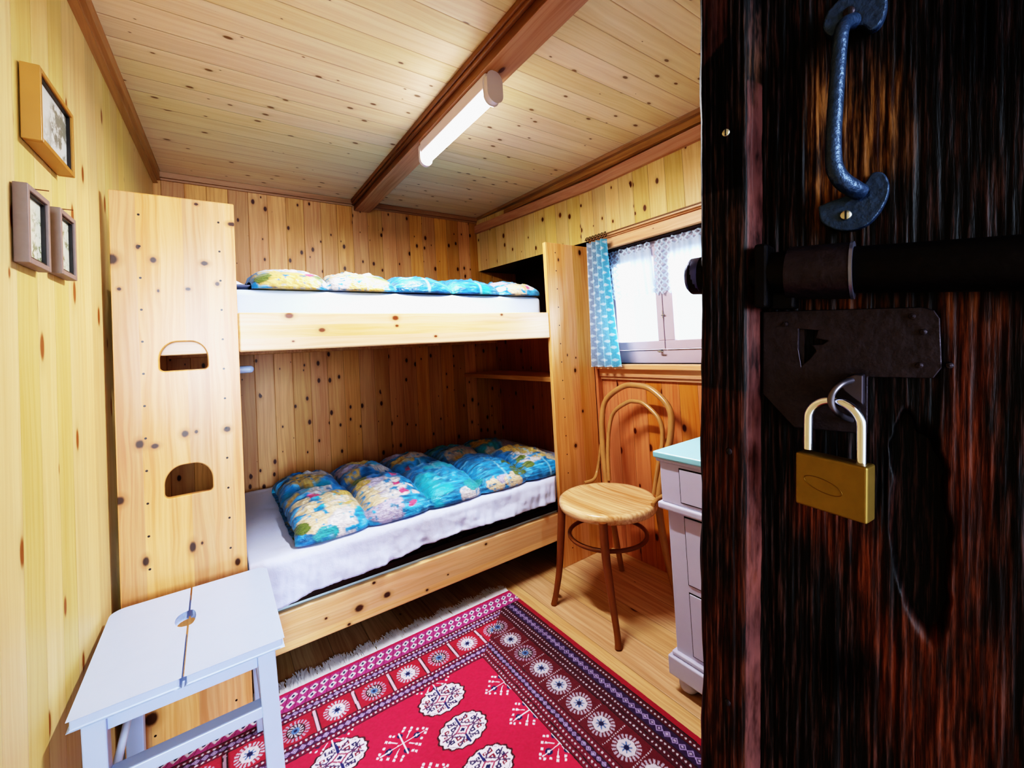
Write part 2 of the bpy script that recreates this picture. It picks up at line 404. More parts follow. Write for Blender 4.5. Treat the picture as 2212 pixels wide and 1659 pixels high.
# ------------------------------------------------------------------ window
win = thing('window_1', 'two-sash wooden window with lace curtains in the window wall', 'window', (2.2, -1.5, wz0)); win['kind'] = 'structure'
xs = W+.062
w = MB(); w.box(xs-.01, xs+.05, wy1, wy0-.006, wz0, 1.126); w.box(xs-.01, xs+.05, wy1, wy0-.006, 1.665, wz1-.006)
w.box(xs, xs+.05, wy0-.022, wy0-.006, 1.126, 1.665); w.box(xs, xs+.05, wy1, wy1+.02, 1.126, 1.665)
w.build('window_frame', M_winw, win, bevel=.003)
for (a, b_) in ((-1.178, -1.503), (-1.507, -1.838)):
    y0, y1 = b_, a; st = .034
    w = MB(); w.box(xs-.022, xs+.012, y0, y1, 1.128, 1.172); w.box(xs-.022, xs+.012, y0, y1, 1.615, 1.663)
    sl, sr = (.022, .036) if a > -1.3 else (.056, .03)
    w.box(xs-.022, xs+.012, y1-sl, y1, 1.172, 1.615); w.box(xs-.022, xs+.012, y0, y0+sr, 1.172, 1.615)
    s_ = w.build('sash', M_winw, win, bevel=.003)
    g = NT('window_glass'); g.t.nodes.remove(g.b)
    tr = g.n('ShaderNodeBsdfTransparent'); gl = g.n('ShaderNodeBsdfGlossy'); gl.inputs['Roughness'].default_value = .02
    mx = g.n('ShaderNodeMixShader'); fz = g.n('ShaderNodeFresnel'); fz.inputs[0].default_value = 1.2
    g.l(fz.outputs[0], mx.inputs[0]); g.l(tr.outputs[0], mx.inputs[1]); g.l(gl.outputs[0], mx.inputs[2]); g.l(mx.outputs[0], g.out.inputs[0])
    w = MB(); w.box(xs-.004, xs-.001, y0+sr-.004, y1-sl+.004, 1.168, 1.619); p_ = w.build('pane', g.m, win)
w = MB(); w.tube([(xs-.03, -1.475, 1.118), (xs-.012, -1.475, 1.118)], .007, 12); w.tube([(xs-.034, -1.468, 1.118), (xs-.034, -1.50, 1.116)], .004, 8)
w.build('latch', M_screw, win, smooth=True)
w = MB(); w.tube([(xs-.03, -1.50, 1.30), (xs-.03, -1.52, 1.302)], .003, 8); w.tube([(xs-.03, -1.507, 1.285), (xs-.03, -1.507, 1.325)], .002, 8); w.build('espagnolette', M_screw, win)
# shutter outside, seen pale through the left pane
sh = MB(); sh.box(2.275, 2.40, -1.125, -1.10, .9, 1.8)
for k in range(3): sh.box(2.275+.042*k+.001, 2.275+.042*(k+1)-.001, -1.132, -1.125, .9, 1.8)
tag(sh.build('window_shutter', plain('pale_grey_shutter', srgb(250,250,255), .6)), 'pale grey wooden shutter outside, seen through the left window pane', 'shutter')

# ------------------------------------------------------------------ bunk bed
bed = thing('bunk_bed', 'pine two-tier bunk bed with knotty end boards filling the back of the room', 'bunk bed', (1.06, -.55, 0))
def dshape(cx, z0, wd, h, n=10):
    """hole outline, flat bottom, arched top (counter-clockwise)"""
    hw = wd/2; r = min(hw, h*.62); rb = .012; P = []
    for k in range(n+1):
        a = -PI/2 + (PI/2)*k/n; P.append((cx+hw-rb+rb*math.cos(a), z0+rb+rb*math.sin(a)))
    for k in range(n+1):
        a = (PI/2)*k/n; P.append((cx+hw-r*.8+r*.8*math.cos(a), z0+h-r+r*math.sin(a)))
    for k in range(n+1):
        a = PI/2+(PI/2)*k/n; P.append((cx-hw+r*.8+r*.8*math.cos(a), z0+h-r+r*math.sin(a)))
    for k in range(n+1):
        a = PI+(PI/2)*k/n; P.append((cx-hw+rb+rb*math.cos(a), z0+rb+rb*math.sin(a)))
    return P
import bmesh
def holed_board(name, outer, holes, y0, y1, mat, parent):
    o = MB().prism(outer, 'y', y0, y1).build(name, mat)
    def fix(ob):
        bm = bmesh.new(); bm.from_mesh(ob.data); bmesh.ops.recalc_face_normals(bm, faces=bm.faces); bm.to_mesh(ob.data); bm.free()
    fix(o); cut = []
    for h in holes:
        c = MB().prism(h, 'y', y0-.01, y1+.01).build('cutter', mat); fix(c); cut.append(c)
        m = o.modifiers.new('cut', 'BOOLEAN'); m.operation = 'DIFFERENCE'; m.solver = 'EXACT'; m.object = c
    dg = bpy.context.evaluated_depsgraph_get(); dg.update()
    me = bpy.data.meshes.new_from_object(o.evaluated_get(dg)); o.modifiers.clear(); o.data = me
    for c in cut: bpy.data.objects.remove(c)
    at(o, parent)
    m = o.modifiers.new('bevel', 'BEVEL'); m.width = .0035; m.segments = 2; m.limit_method = 'ANGLE'; m.angle_limit = .8
    return o
T = .024
holed_board('ladder_board', [(.04,.012),(.361,.012),(.361,1.736),(.04,1.736)],
            [dshape(.21,1.17,.124,.092), dshape(.212,.768,.124,.098)], -D, -D+T, M_boardL, bed)
MB().box(1.765, 2.082, -D, -D+T, 0, 1.738).build('end_board', M_boardR, bed, bevel=.003)
MB().box(.361, 1.765, -D+.002, -D+T+.004, 1.219, 1.357).build('side_rail', M_railU, bed, bevel=.006, seg=3)
MB().box(.362, 1.765, -D+.002, -D+T+.004, .150, .290).build('side_rail', M_railD, bed, bevel=.006, seg=3)
MB().box(.06, .3605, -D+T+.004, -D+T+.024, 1.219, 1.357).build('rail_end', M_railU, bed, bevel=.003)
MB().box(.10, 2.09, -.06, -.036, 1.219, 1.357).build('back_rail', M_inner, bed, bevel=.004)
MB().box(.10, 2.09, -.06, -.036, .15, .29).build('back_rail', M_inner, bed, bevel=.004)
for z in (1.30, .332):
    w = MB()
    for k in range(14): w.box(.11+.145*k, .11+.145*k+.07, -D+T+.01, -.062, z-.01, z)
    w.box(.09, 2.09, -D+T+.005, -D+T+.03, z-.035, z-.01); w.box(.09, 2.09, -.09, -.062, z-.035, z-.01)
    w.build('slat_base', M_inner if z > 1 else M_dark, bed)  # lower slats coloured near-black so the shaded gap under the mattress looks dark
MB().box(.36, 1.764, -D+T+.006, -D+T+.05, .286, .310).build('slat_frame_edge', plain('grey_blue_edge', srgb(205,226,240), .4), bed)
# mattresses
def soft_box(name, x0, x1, y0, y1, z0, z1, mat, r=.03, label='', cat=''):
    o = MB().box(x0, x1, y0, y1, z0, z1).build(name, mat, None, smooth=True, bevel=r, seg=5)
    return tag(o, label, cat)
soft_box('mattress', .10, 1.76, -1.028, -.07, 1.303, 1.448, M_matt, .025, 'white-covered mattress on the upper bunk', 'mattress')
soft_box('mattress', .10, 2.08, -D+.038, -.07, .336, .464, M_matt, .03, 'white mattress on the lower bunk, mostly under its sheet', 'mattress')
# sheet over the lower mattress, hanging a little in front
nx, nt = 260, 60
xs_ = np.linspace(.366, 2.08, nx); P = np.zeros((nx, nt, 3))
hang = np.interp(xs_, [.36,.45,.58,.76,.95,1.17,1.42,1.72,2.1], [.305,.312,.335,.338,.357,.369,.36,.362,.37])
for j in range(nt):
    t = j/(nt-1)
    if t < .6:
        y = -.08 + (-(D+.005)+.045 - -.08)*(t/.6); z = np.full(nx, .478); y = np.full(nx, y)
    elif t < .72:
        a = (t-.6)/.12*PI/2; y = np.full(nx, -(D+.005)+.045-.03*math.sin(a)); z = np.full(nx, .448+.03*math.cos(a))
    else:
        q = (t-.72)/.28; z = .448*(1-q)+hang*q; y = np.full(nx, -(D+.005)+.015) - .016*q
    n1 = fbm(xs_*9, np.full(nx, t*5.), 3); n2 = fbm(xs_*34+ t*3, np.full(nx, t*3.), 9)
    amp = .004 if t < .6 else .006+.010*max(0, (t-.72)/.28)
    P[:, j, 0] = xs_; P[:, j, 1] = y - (amp*(n1-.5)*2 + amp*.8*(n2-.5)*2 if t > .6 else 0); P[:, j, 2] = z + (.005*(n1-.5)+.003*(n2-.5) if t < .66 else 0)
P[:, :, 1] = np.maximum(P[:, :, 1], np.interp(xs_, [1.70, 1.762], [-D-.035, -D+T+.006])[:, None])
P[:, :, 2] = np.maximum(P[:, :, 2], .313)
P[:, :, 1] = np.where((P[:, :, 2] < .46) & (xs_[:, None] < 1.72), np.minimum(P[:, :, 1], -D+.022), P[:, :, 1])
o = grid_obj('bed_sheet', P, M_sheet); m = o.modifiers.new('th', 'SOLIDIFY'); m.thickness = .002; m.offset = -1
tag(o, 'white bed sheet spread over the lower bunk mattress and hanging over its front', 'sheet')

# floral colouring
def flowers(U, V, seed, flist, dark=0.):
    """U, V metres on the cloth; returns colours. flist: (u, v, r, kind)"""
    n1 = fbm(U*7, V*7, seed); n2 = .55*fbm(U*16, V*120, seed+5)+.45*fbm(U*40, V*60, seed+6); n3 = fbm(U*3, V*3, seed+11)
    c = lin(14,92,176)[None,None]*(1-n3[...,None]) + lin(52,164,222)[None,None]*n3[...,None]
    c = c*(.35+1.25*sstep(.25,.75,n2)[...,None]); hi = sstep(.60,.72,n2)[...,None]*.55; c = c*(1-hi)+lin(150,215,245)*hi  # streaks paint wrinkle shade and satin highlights into the blue
    m = sstep(.60, .68, n1)[...,None]*.7; c = c*(1-m) + lin(40,190,215)*m
    wx = U + .034*(fbm(U*22, V*22, seed+2)-.5); wy = V + .034*(fbm(U*22, V*22, seed+3)-.5)
    for (fu, fv, r, k) in flist:
        d = np.hypot(wx-fu, wy-fv); an = np.arctan2(wy-fv, wx-fu)
        pet = {'y':7,'w':6,'l':6,'c':7,'p':5,'g':2,'t':5}[k]
        R = r*(1+.16*np.abs(np.sin(an*pet/2+fu*9)))
        m = 1-sstep(R*.90, R*1.0, d)
        ring = .5+.5*np.sin(d/r*13+2.6*np.sin(an*pet+d/r*5)+9*fbm(U*45, V*45, seed+9))
        base = {'y':(236,212,132),'w':(240,238,240),'l':(206,200,228),'c':(238,226,196),'p':(226,96,150),'g':(120,140,70),'t':(60,180,190)}[k]
        dk = {'y':(170,126,40),'w':(150,150,170),'l':(110,104,160),'c':(196,160,100),'p':(170,40,90),'g':(56,76,36),'t':(20,110,140)}[k]
        fc = lin(*base)*(1-.75*(1-ring[...,None])*(.5+.5*n2[...,None])) + lin(*dk)*.75*(1-ring[...,None])*(.5+.5*n2[...,None])
        edge = np.exp(-((d-R*.93)/(r*.05+.001))**2)[...,None]*.5
        fc = fc*(1-edge) + lin(*dk)*edge
        m = m*sstep(.30,.40, .6*fbm(U*34, V*60, seed+31)+.4*vnoise(U*90, V*90, seed+5)) if r > .034 else m
        c = c*(1-m[...,None]) + fc*.88*m[...,None]
    return np.clip(c, 0, 1)

def quilt(name, x0, pitch, ncol, yf, yb, ymid, z0, hf, seed, flist, label, back_drop=0., skew=0.):
    L = pitch*ncol; nx = 46*ncol; nl = 260
    x = np.linspace(0, L, nx); a = np.linspace(0, 2*PI, nl, endpoint=False)
    X, Aa = np.meshgrid(x, a, indexing='ij')
    tc = (X/pitch) % 1.; puff = (1-np.abs(2*tc-1)**2.6)**.5
    puff = np.nan_to_num(puff); 
    endf = np.minimum(1, np.minimum(X, L-X)/.02)
    # loop around (y,z): superellipse; front at angle PI
    yc = (yf+yb)/2; hw = (yb-yf)/2
    ce, se = np.cos(Aa), np.sin(Aa); ex = .55
    yy = yc + hw*np.sign(ce)*np.abs(ce)**.62 
    Yn = (yy-ymid)
    seam = np.exp(-(Yn/.045)**2)*.42
    pr = (.34+.66*puff)*(1-seam)
    ht = hf(X)
    front = sstep(0, .13, yy-yf)
    top = ht*pr*np.abs(se)**.62
    wr = (fbm(X*34, yy*16+seed, seed+1)-.5)*.024*np.minimum(1, np.abs(se)*1.5)*(.5+.5*puff) + (fbm(X*13, yy*75+seed, seed+4)-.5)*.026*np.minimum(1, np.abs(se)*1.5)
    Z = z0 + np.where(se > 0, top*(.9)+ wr*front, -top*.0) + .01*np.abs(se)*(se > 0)
    inset = (1-puff)*.030*(ce < 0)*np.abs(ce)
    PX = x0 + X + skew*(yy-yf); 
    PX = PX + (fbm(yy*18, X*3, seed+8)-.5)*.012
    P = np.stack([PX, yy+inset, np.maximum(Z, z0)], -1)
    # arc coordinate for pattern
    col = flowers(X, (yy-yf) + np.where(yy < yf+.09, -(top*0), 0) + (Z-z0)*.9*(yy < yf+.12), seed, flist)
    white = (np.abs(((X/pitch) % 1.)-.5) < .018)
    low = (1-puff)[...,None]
    col = col*(1-.35*low**2)  # crease shade painted into the valleys between the tubes
    stripe = ((np.abs(tc-.55) < .02) & (fbm(X*4, yy*3, seed+20) > .52))[...,None]
    col = np.where(stripe, col*.4+lin(150,205,235)*.6, col)
    return tag(grid_obj(name, P, M_duvet, col, closed_v=True), label, 'duvet')

fl = [(.08,.10,.062,'c'),(.18,.17,.065,'c'),(.17,.09,.05,'w'),(.02,.08,.03,'g'),(.05,.20,.035,'c'),(.16,.04,.06,'w'),(.03,.30,.03,'y'),(.14,.30,.05,'w'),(.22,.22,.05,'y'),(.10,.235,.022,'p'),(.12,.56,.09,'y'),(.20,.64,.07,'w'),(.10,.02,.04,'t'),
      (.34,.07,.075,'l'),(.30,.16,.06,'c'),(.40,.17,.055,'w'),(.36,.26,.06,'l'),(.44,.22,.04,'w'),(.47,.30,.022,'p'),(.44,.17,.018,'p'),(.49,.14,.02,'w'),(.31,.27,.04,'y'),(.32,.34,.03,'g'),(.46,.06,.018,'p'),
      (.35,.60,.08,'l'),(.42,.68,.07,'y'),(.48,.52,.05,'w'),(.33,.48,.04,'y'),
      (.74,.03,.05,'w'),(.77,.09,.05,'t'),(.62,.42,.03,'p'),(.66,.44,.02,'w'),(.62,.56,.06,'y'),(.70,.60,.07,'w'),(.60,.70,.05,'l'),
      (.88,.04,.045,'c'),(.93,.06,.03,'l'),(.98,.03,.05,'c'),(.95,.48,.10,'w'),(.90,.42,.05,'y'),(1.02,.56,.05,'l'),(1.04,.10,.05,'g'),
      (1.17,.18,.06,'w'),(1.12,.12,.03,'g'),(1.25,.24,.09,'y'),(1.20,.33,.07,'y'),(1.30,.14,.05,'c'),(1.12,.42,.06,'w'),(1.3,.5,.08,'l'),(1.15,.60,.07,'y'),(1.42,.3,.08,'y')]
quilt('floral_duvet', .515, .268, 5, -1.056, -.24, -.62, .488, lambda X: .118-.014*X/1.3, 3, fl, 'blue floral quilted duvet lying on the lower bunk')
fl2 = [(.10,.07,.085,'y'),(.20,.05,.055,'y'),(.16,.16,.06,'w'),(.05,.15,.035,'w'),(.22,.13,.05,'w'),(.21,.09,.02,'p'),(.13,.19,.018,'p'),(.26,.06,.04,'g'),(.04,.05,.03,'g'),
       (.34,.10,.07,'y'),(.40,.07,.08,'y'),(.45,.04,.06,'y'),(.30,.04,.05,'w'),(.33,.18,.06,'c'),(.50,.10,.04,'g'),(.44,.17,.05,'w'),
       (.60,.08,.035,'t'),(.82,.04,.04,'t'),(1.14,.14,.04,'l'),(1.20,.05,.06,'c'),(1.26,.10,.05,'y'),(1.22,.15,.03,'w'),(1.29,.06,.03,'w'),(1.27,.06,.014,'p'),(1.1,.05,.03,'w')]
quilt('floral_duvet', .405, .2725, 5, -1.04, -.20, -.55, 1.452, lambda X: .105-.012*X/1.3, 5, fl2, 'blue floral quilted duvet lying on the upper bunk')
# pillow on the upper bunk
n = 40; U, V = np.meshgrid(np.linspace(-1,1,n), np.linspace(-1,1,n), indexing='ij')
hh = ((1-np.abs(U)**3)*(1-np.abs(V)**3))
top = np.stack([.24+.165*U, -.72+.30*V, 1.452+.075*hh+.012*(fbm(U*4+9,V*4+9,4)-.5)*hh+.012], -1)
bot = np.stack([.24+.165*U, -.72+.30*V, 1.462-.01*hh], -1)
P = np.concatenate([top, bot[::-1]], 0)
tag(grid_obj('pillow', P, M_sheet), 'white pillow at the left end of the upper bunk', 'pillow')
# small shelf peg and niche shelf
tag(MB().box(.12, .418, -.86, -.74, 1.14, 1.168).build('bedside_shelf', M_white, bevel=.013, seg=4), 'small white rounded shelf sticking out behind the ladder board above the lower bunk', 'shelf')
tag(MB().box(1.815, W+.005, -1.03, -.002, .975, 1.002).build('corner_shelf', M_inner, bevel=.002), 'shadowed wooden shelf at the right end of the lower bunk', 'shelf')

# ------------------------------------------------------------------ lamp
lx = 1.10; ya, yb_ = -1.655, -1.06
lamp = thing('fluorescent_lamp', 'white fluorescent tube lamp glowing under the ceiling beam', 'lamp', (lx, (ya+yb_)/2, 2.128))
MB().box(lx-.026, lx+.026, ya+.02, yb_-.01, 2.075, 2.128).build('housing', M_plast, lamp, bevel=.008, seg=3)
def stadium(cx, z0, z1, r, n=12):
    P = []
    for k in range(n+1): a = PI*k/n; P.append((cx+r*math.cos(a), z1-r+r*math.sin(a)))
    for k in range(n+1): a = PI+PI*k/n; P.append((cx+r*math.cos(a), z0+r+r*math.sin(a)))
    return P
MB().prism(stadium(lx, 2.022, 2.124, .027), 'y', ya, ya+.028).build('end_cap', M_plast, lamp, smooth=True, bevel=.005, seg=3)
MB().prism(stadium(lx, 2.026, 2.124, .025), 'y', yb_-.018, yb_).build('end_cap', M_plast, lamp, smooth=True, bevel=.004, seg=3)
em = NT('glowing_tube'); em.b.inputs['Base Color'].default_value = (1,1,1,1)
em.b.inputs['Emission Color'].default_value = (1, .96, .93, 1); em.b.inputs['Emission Strength'].default_value = 12
w = MB(); w.tube([(lx, ya+.027, 2.052), (lx, yb_-.017, 2.052)], .021, 20); w.build('tube', em.m, lamp, smooth=True)

# ------------------------------------------------------------------ pictures on the left wall
def lwall(y, z, o=0):
    return Vector((wlx(y)+o, y, z))
def ink(name, bg, fg, sc, thr=.62):
    m = NT(name); nz = m.noise(m.coord(), sc, 5, .7)
    n2 = m.noise(m.coord(), sc*.35, 2)
    f = m.math('MULTIPLY', m.step(thr-.12, thr, nz), m.step(.4, .6, n2))
    m.l(m.mix(f, bg, fg), m.b.inputs['Base Color']); m.b.inputs['Roughness'].default_value = .25
    return m.m
def picture(y0, y1, z0, z1, dep, fw, mf, mi, mp, label, name='picture_frame', mat_w=.0):
    # y0 < y1 (y1 is nearer the back wall)
    yc = (y0+y1)/2; zc = (z0+z1)/2
    t = thing(name, label, 'picture', (wlx(yc), yc, zc))
    def B(a0, a1, c0, c1, o0, o1):
        return [lwall(a0,c0,o0),lwall(a1,c0,o0),lwall(a1,c1,o0),lwall(a0,c1,o0),lwall(a0,c0,o1),lwall(a1,c0,o1),lwall(a1,c1,o1),lwall(a0,c1,o1)]
    FF = [(0,3,2,1),(4,5,6,7),(0,1,5,4),(1,2,6,5),(2,3,7,6),(3,0,4,7)]
    w = MB()
    for q in ((y0,y0+fw,z0,z1),(y1-fw,y1,z0,z1),(y0+fw,y1-fw,z0,z0+fw),(y0+fw,y1-fw,z1-fw,z1)): w.add(B(*q, .002, dep), FF)
    w.build('frame', mf, t, bevel=.0015)
    w = MB()
    g = fw+.004
    for q in ((y0+fw,y0+g,z0+fw,z1-fw),(y1-g,y1-fw,z0+fw,z1-fw),(y0+g,y1-g,z0+fw,z0+g),(y0+g,y1-g,z1-g,z1-fw)): w.add(B(*q, .003, dep-.004), FF)
    w.build('inner_lip', mi, t)
    w = MB(); w.add(B(y0+g, y1-g, z0+g, z1-g, .004, dep-.010), FF); w.build('print', mp, t)
    return t
M_gold = plain('amber_wood_frame', srgb(186,136,66), .35, noise=.15)
M_blk = plain('dark_lip', srgb(36,26,20), .4)
M_grey = plain('grey_brown_frame', srgb(150,132,126), .5, noise=.2, nscale=80)
picture(-1.645, -1.440, 1.638, 1.788, .030, .010, M_gold, M_blk, ink('etching_mountains', srgb(222,228,226), srgb(140,140,128), 26, .55), 'amber framed landscape picture, largest on the left wall')
picture(-1.690, -1.578, 1.390, 1.538, .022, .011, M_grey, M_blk, ink('botanical_print_a', srgb(222,230,218), srgb(120,135,95), 60, .58), 'small grey framed botanical print, left one below the large landscape picture')
picture(-1.515, -1.408, 1.400, 1.546, .022, .011, M_grey, M_blk, ink('botanical_print_b', srgb(220,228,214), srgb(130,135,100), 70, .58), 'small grey framed botanical print, right one below the large landscape picture')
for (y, z, l) in ((-1.585, 1.558, 'thin nail above the left small botanical print'), (-1.43, 1.565, 'thin nail above the right small botanical print')):
    w = MB(); w.tube([lwall(y, z, .0), lwall(y+.004, z+.001, .022)], .0011, 8); tag(w.build('nail', plain('rusty_nail', srgb(120,70,30), .5)), l, 'nail')
# pale wooden box corner at the left edge of the view
w = MB()
w.add([lwall(-2.30,1.262,.002),lwall(-1.75,1.262,.002),lwall(-1.75,1.60,.002),lwall(-2.30,1.60,.002),lwall(-2.30,1.288,.028),lwall(-1.885,1.288,.028),lwall(-1.885,1.60,.028),lwall(-2.30,1.60,.028)],
      [(0,3,2,1),(4,5,6,7),(0,1,5,4),(1,2,6,5),(2,3,7,6),(3,0,4,7)])
tag(w.build('wall_box', plain('pale_wall_box_wood', srgb(226,180,110), .4, noise=.1), bevel=.003), 'pale wooden box on the left wall at the photo\'s left edge', 'box')

# ------------------------------------------------------------------ rug
rx0_, rx1_, ry1_, ry0_ = .02, 1.42, -1.07, -3.0
st = .0022
gx = np.arange(rx0_, rx1_+st/2, st); gy = np.arange(-2.25, ry1_+st/2, st)
X, Y = np.meshgrid(gx, gy, indexing='ij')
wob = .003*(fbm(X*30, Y*30, 5)-.5)
Xw = X + wob*1.2; Yw = Y + .003*(fbm(X*30+7, Y*30, 8)-.5)*1.2
du = np.minimum(rx1_-Xw, Xw-rx0_); dv = ry1_-Yw
FIELD = lin(186,26,70); DARK = lin(62,8,30); PUR = lin(110,30,80); NAVY = lin(26,26,80); CREAM = lin(232,222,238); RED = lin(170,20,48); BLU = lin(90,130,190)
col = np.zeros(X.shape+(3,)); col[:] = FIELD
def put(mask, c): 
    m = np.clip(mask.astype(float), 0, 1)[..., None]
    col[:] = col*(1-m) + np.asarray(c)*m

def medallion(cx, cy, rx=.082, ry=.060):
    d = np.hypot((Xw-cx)/rx, (Yw-cy)/ry); an = np.arctan2((Yw-cy)/ry, (Xw-cx)/rx)
    R = 1+.035*np.cos(an*16)
    put(d < R*1.0, DARK); put(d < R*.92, CREAM)
    a, b = (Xw-cx)/rx, (Yw-cy)/ry
    inn = d < .86
    put(inn & (np.abs(a) < .05), NAVY*1.5); put(inn & (np.abs(b) < .045), lin(100,50,90))
    for sa in (-1, 1):
        for sb in (-1, 1):
            for (pa, pb, rr) in ((.30,.30,.10),(.55,.32,.09),(.34,.60,.09),(.66,.12,.07),(.14,.62,.07)):
                dd = np.maximum(np.abs(a-sa*pa), np.abs(b-sb*pb))
                put(inn & (dd < rr), NAVY if (sa*sb > 0) == (pa > .4) else lin(120,24,50)); put(inn & (dd < rr*.4), CREAM)
            dd = np.abs(np.abs(a-sa*.45)+np.abs(b-sb*.42)-.36); put(inn & (dd < .045), lin(70,50,90))
    dc = np.abs(a)+np.abs(b); put(dc < .32, lin(150,60,90)); put(dc < .22, CREAM); put(dc < .12, NAVY)
for j in range(7):
    for cx in (.885, .556): medallion(cx, -1.448-.147*j)
def spider(cx, cy, s=1.):
    a, b = (Xw-cx)/s, (Yw-cy)/s
    m0 = (np.abs(a) < .105) & (np.abs(b) < .066)
    put(m0 & (np.hypot(np.abs(a)-.055, b) < .014), NAVY); put(m0 & (np.hypot(a, np.abs(b)-.036) < .011), NAVY)
    arms = (np.abs(b) < .0022) & (np.abs(a) < .085) | (np.abs(a) < .0026) & (np.abs(b) < .05)
    arms |= (np.abs(np.abs(a)-np.abs(b)*1.1-.004) < .0026) & (np.abs(b) < .036) & (np.abs(b) > .012)
    put(m0 & arms, CREAM)
    for (pa, pb) in ((.055,0),(.085,.012),(.095,0),(.04,.034),(.05,.044),(.018,.05),(.066,.024),(.028,.06)):
        dd = np.abs(np.abs(a)-pa)+np.abs(np.abs(b)-pb); put(m0 & (dd < .0065), CREAM)
for j in range(6):
    for cx in (.72,): spider(cx, -1.522-.147*j, .8)
    for cx in (1.09, .35): spider(cx, -1.522-.147*j, .8)
for cx in (.55, .885): spider(cx, -1.365, .7)
# ---- borders
def ph(x, p): return (x/p) % 1. - .5
def dots(mask, across, along, c, p=.0125, r=.0032, colr=CREAM):
    d = np.hypot((across-c), ph(along, p)*p); put(mask & (d < r), colr)
def motif(mask, across, along, c, p=.024, r=.011):
    e = np.abs(across-c) + np.abs(ph(along, p)*p)*.9
    put(mask & (np.abs(e-r*.72) < .0022), lin(180,160,215)); put(mask & (e < r*.32), lin(210,190,230))
def gul(mask, ca, cb, A, B, typ, r=.027):
    a = A-ca; b = B-cb; d = np.hypot(a, b*.95); an = np.arctan2(b, a)
    dd = np.hypot(a, b)
    rays = (np.sin(an*20) > -.1)
    put(mask & (dd > r*1.08) & (dd < r*1.58) & rays, lin(206,190,214) if typ else lin(190,160,190))
    put(mask & (dd < r*1.06), DARK)
    if typ:
        put(mask & (d < r*(1+.04*np.cos(an*8))), CREAM)
        put(mask & (d < r*(.42+.26*np.cos(an*8))), BLU*.9); put(mask & (d < r*.30), NAVY)
    else:
        put(mask & (d < r*.9) & (np.sin(an*12+d*300) > .0), lin(214,206,222)); put(mask & (d < r*.45), BLU); put(mask & (d < r*.22), NAVY)
side = (du < .33) & ~((dv < .30) & (du*(.30/.33) > dv)) & (dv > .095)
end = (dv < .30) & ~side
# side border
S = side
put(S, DARK); 
put(S & (du < .020), lin(180,20,56))
put(S & (du > .13) & (du < .245), lin(112,14,40))
put(S & (du > .024) & (du < .044), lin(90,10,36)); put(S & (du > .086) & (du < .13), lin(86,12,40)); put(S & (du > .245) & (du < .268), lin(120,20,52)); put(S & (du > .286) & (du < .33), lin(130,20,56))
put(S & (du > .046) & (du < .084), NAVY*.8+PUR*.2)
put(S & (du > .268) & (du < .286), NAVY*.6+PUR*.4)
for c_ in (.034, .095, .118, .256, .297, .318): dots(S, du, dv, c_, p=.0135)
motif(S, du, dv, .065, .026, .014); motif(S, du, dv, .277, .02, .009)
for c_ in (.022, .045, .085, .107, .130, .245, .268, .286, .308, .328): put(S & (np.abs(du-c_) < .0013), lin(30,4,16))
for j in range(20):
    cy = .190+.098*j
    gul(S & (du > .133) & (du < .243), .190, cy, du, dv, j % 2 == 1 or j > 2)
    dots(S & (np.abs(dv-(cy+.049)) < .003) & (du > .135) & (du < .242), dv, du, cy+.049, p=.008, r=.0022)
# end border
E_ = end
ax = Xw
put(E_, lin(120,16,60))
put(E_ & (dv < .015), lin(198,30,92))
el = E_ & (dv > .015) & (dv < .093)
put(el, lin(176,60,130))
for k, c_ in enumerate((.034, .068)):
    pa = ph(ax+.4*dv + k*.0, .034)*.034
    e = np.abs(pa)*1.0+np.abs(dv-c_)*.95
    put(el & (e < .0145), CREAM); put(el & (e < .0065), NAVY)
put(el & (np.abs(ph(ax+.4*dv+.017, .034)) < .04), lin(120,24,80))
put(E_ & (np.abs(dv-.094) < .0018), DARK)
for c_ in (.103, .135, .250, .288): dots(E_, dv, ax, c_, p=.0145, r=.0036)
put(E_ & (dv > .109) & (dv < .129), NAVY*.5+PUR*.5); motif(E_, dv, ax, .119, .022, .010)
put(E_ & (dv > .258) & (dv < .280), NAVY*.5+PUR*.5); motif(E_, dv, ax, .269, .022, .010)
put(E_ & (dv > .145) & (dv < .242), lin(176,24,56))
for c_ in (.109, .129, .143, .242, .258, .280, .298): put(E_ & (np.abs(dv-c_) < .0014), lin(50,6,28))
for j in range(-1, 10):
    cx = 1.082-.1235*j
    gm = E_ & (dv > .146) & (dv < .241)
    gul(gm, cx, .194, ax, dv, j % 2 == 0, .026)
    bx = cx-.062
    put(gm & (np.abs(ax-bx) < .008), DARK); put(gm & (np.abs(ax-bx) < .0045), lin(232,190,214))
put(S & True, col*.62); put(end, col*.86)
nz = fbm(X*160, Y*160, 31, 2)
col *= (.86+.28*nz)[..., None]
col *= (.9+.25*fbm(X*5, Y*5, 44))[..., None]
P = np.stack([X, Y, .009+.0012*(nz-.5)], -1)
rm = NT('knotted_wool_rug'); a_ = rm.n('ShaderNodeAttribute', attribute_name='col'); rm.l(a_.outputs['Color'], rm.b.inputs['Base Color'])
rm.b.inputs['Roughness'].default_value = .9; rm.b.inputs['Sheen Weight'].default_value = .15
rm.bump(rm.noise(rm.coord(), 500, 2), .3, .003)
rug = thing('patterned_rug', 'red patterned oriental wool rug with white fringe on the floor before the bunks', 'rug', (.72, -2.0, 0))
o = grid_obj('pile', P, rm.m, col, parent=rug)
MB().box(rx0_, rx1_, ry0_, ry1_, .0008, .0075).build('backing', plain('rug_backing', srgb(120,16,44), .9), rug)
MB().box(rx0_, rx1_, ry0_, -2.25, .0075, .009).build('far_pile', plain('rug_pile_plain', srgb(130,18,48), .9, noise=.3), rug)
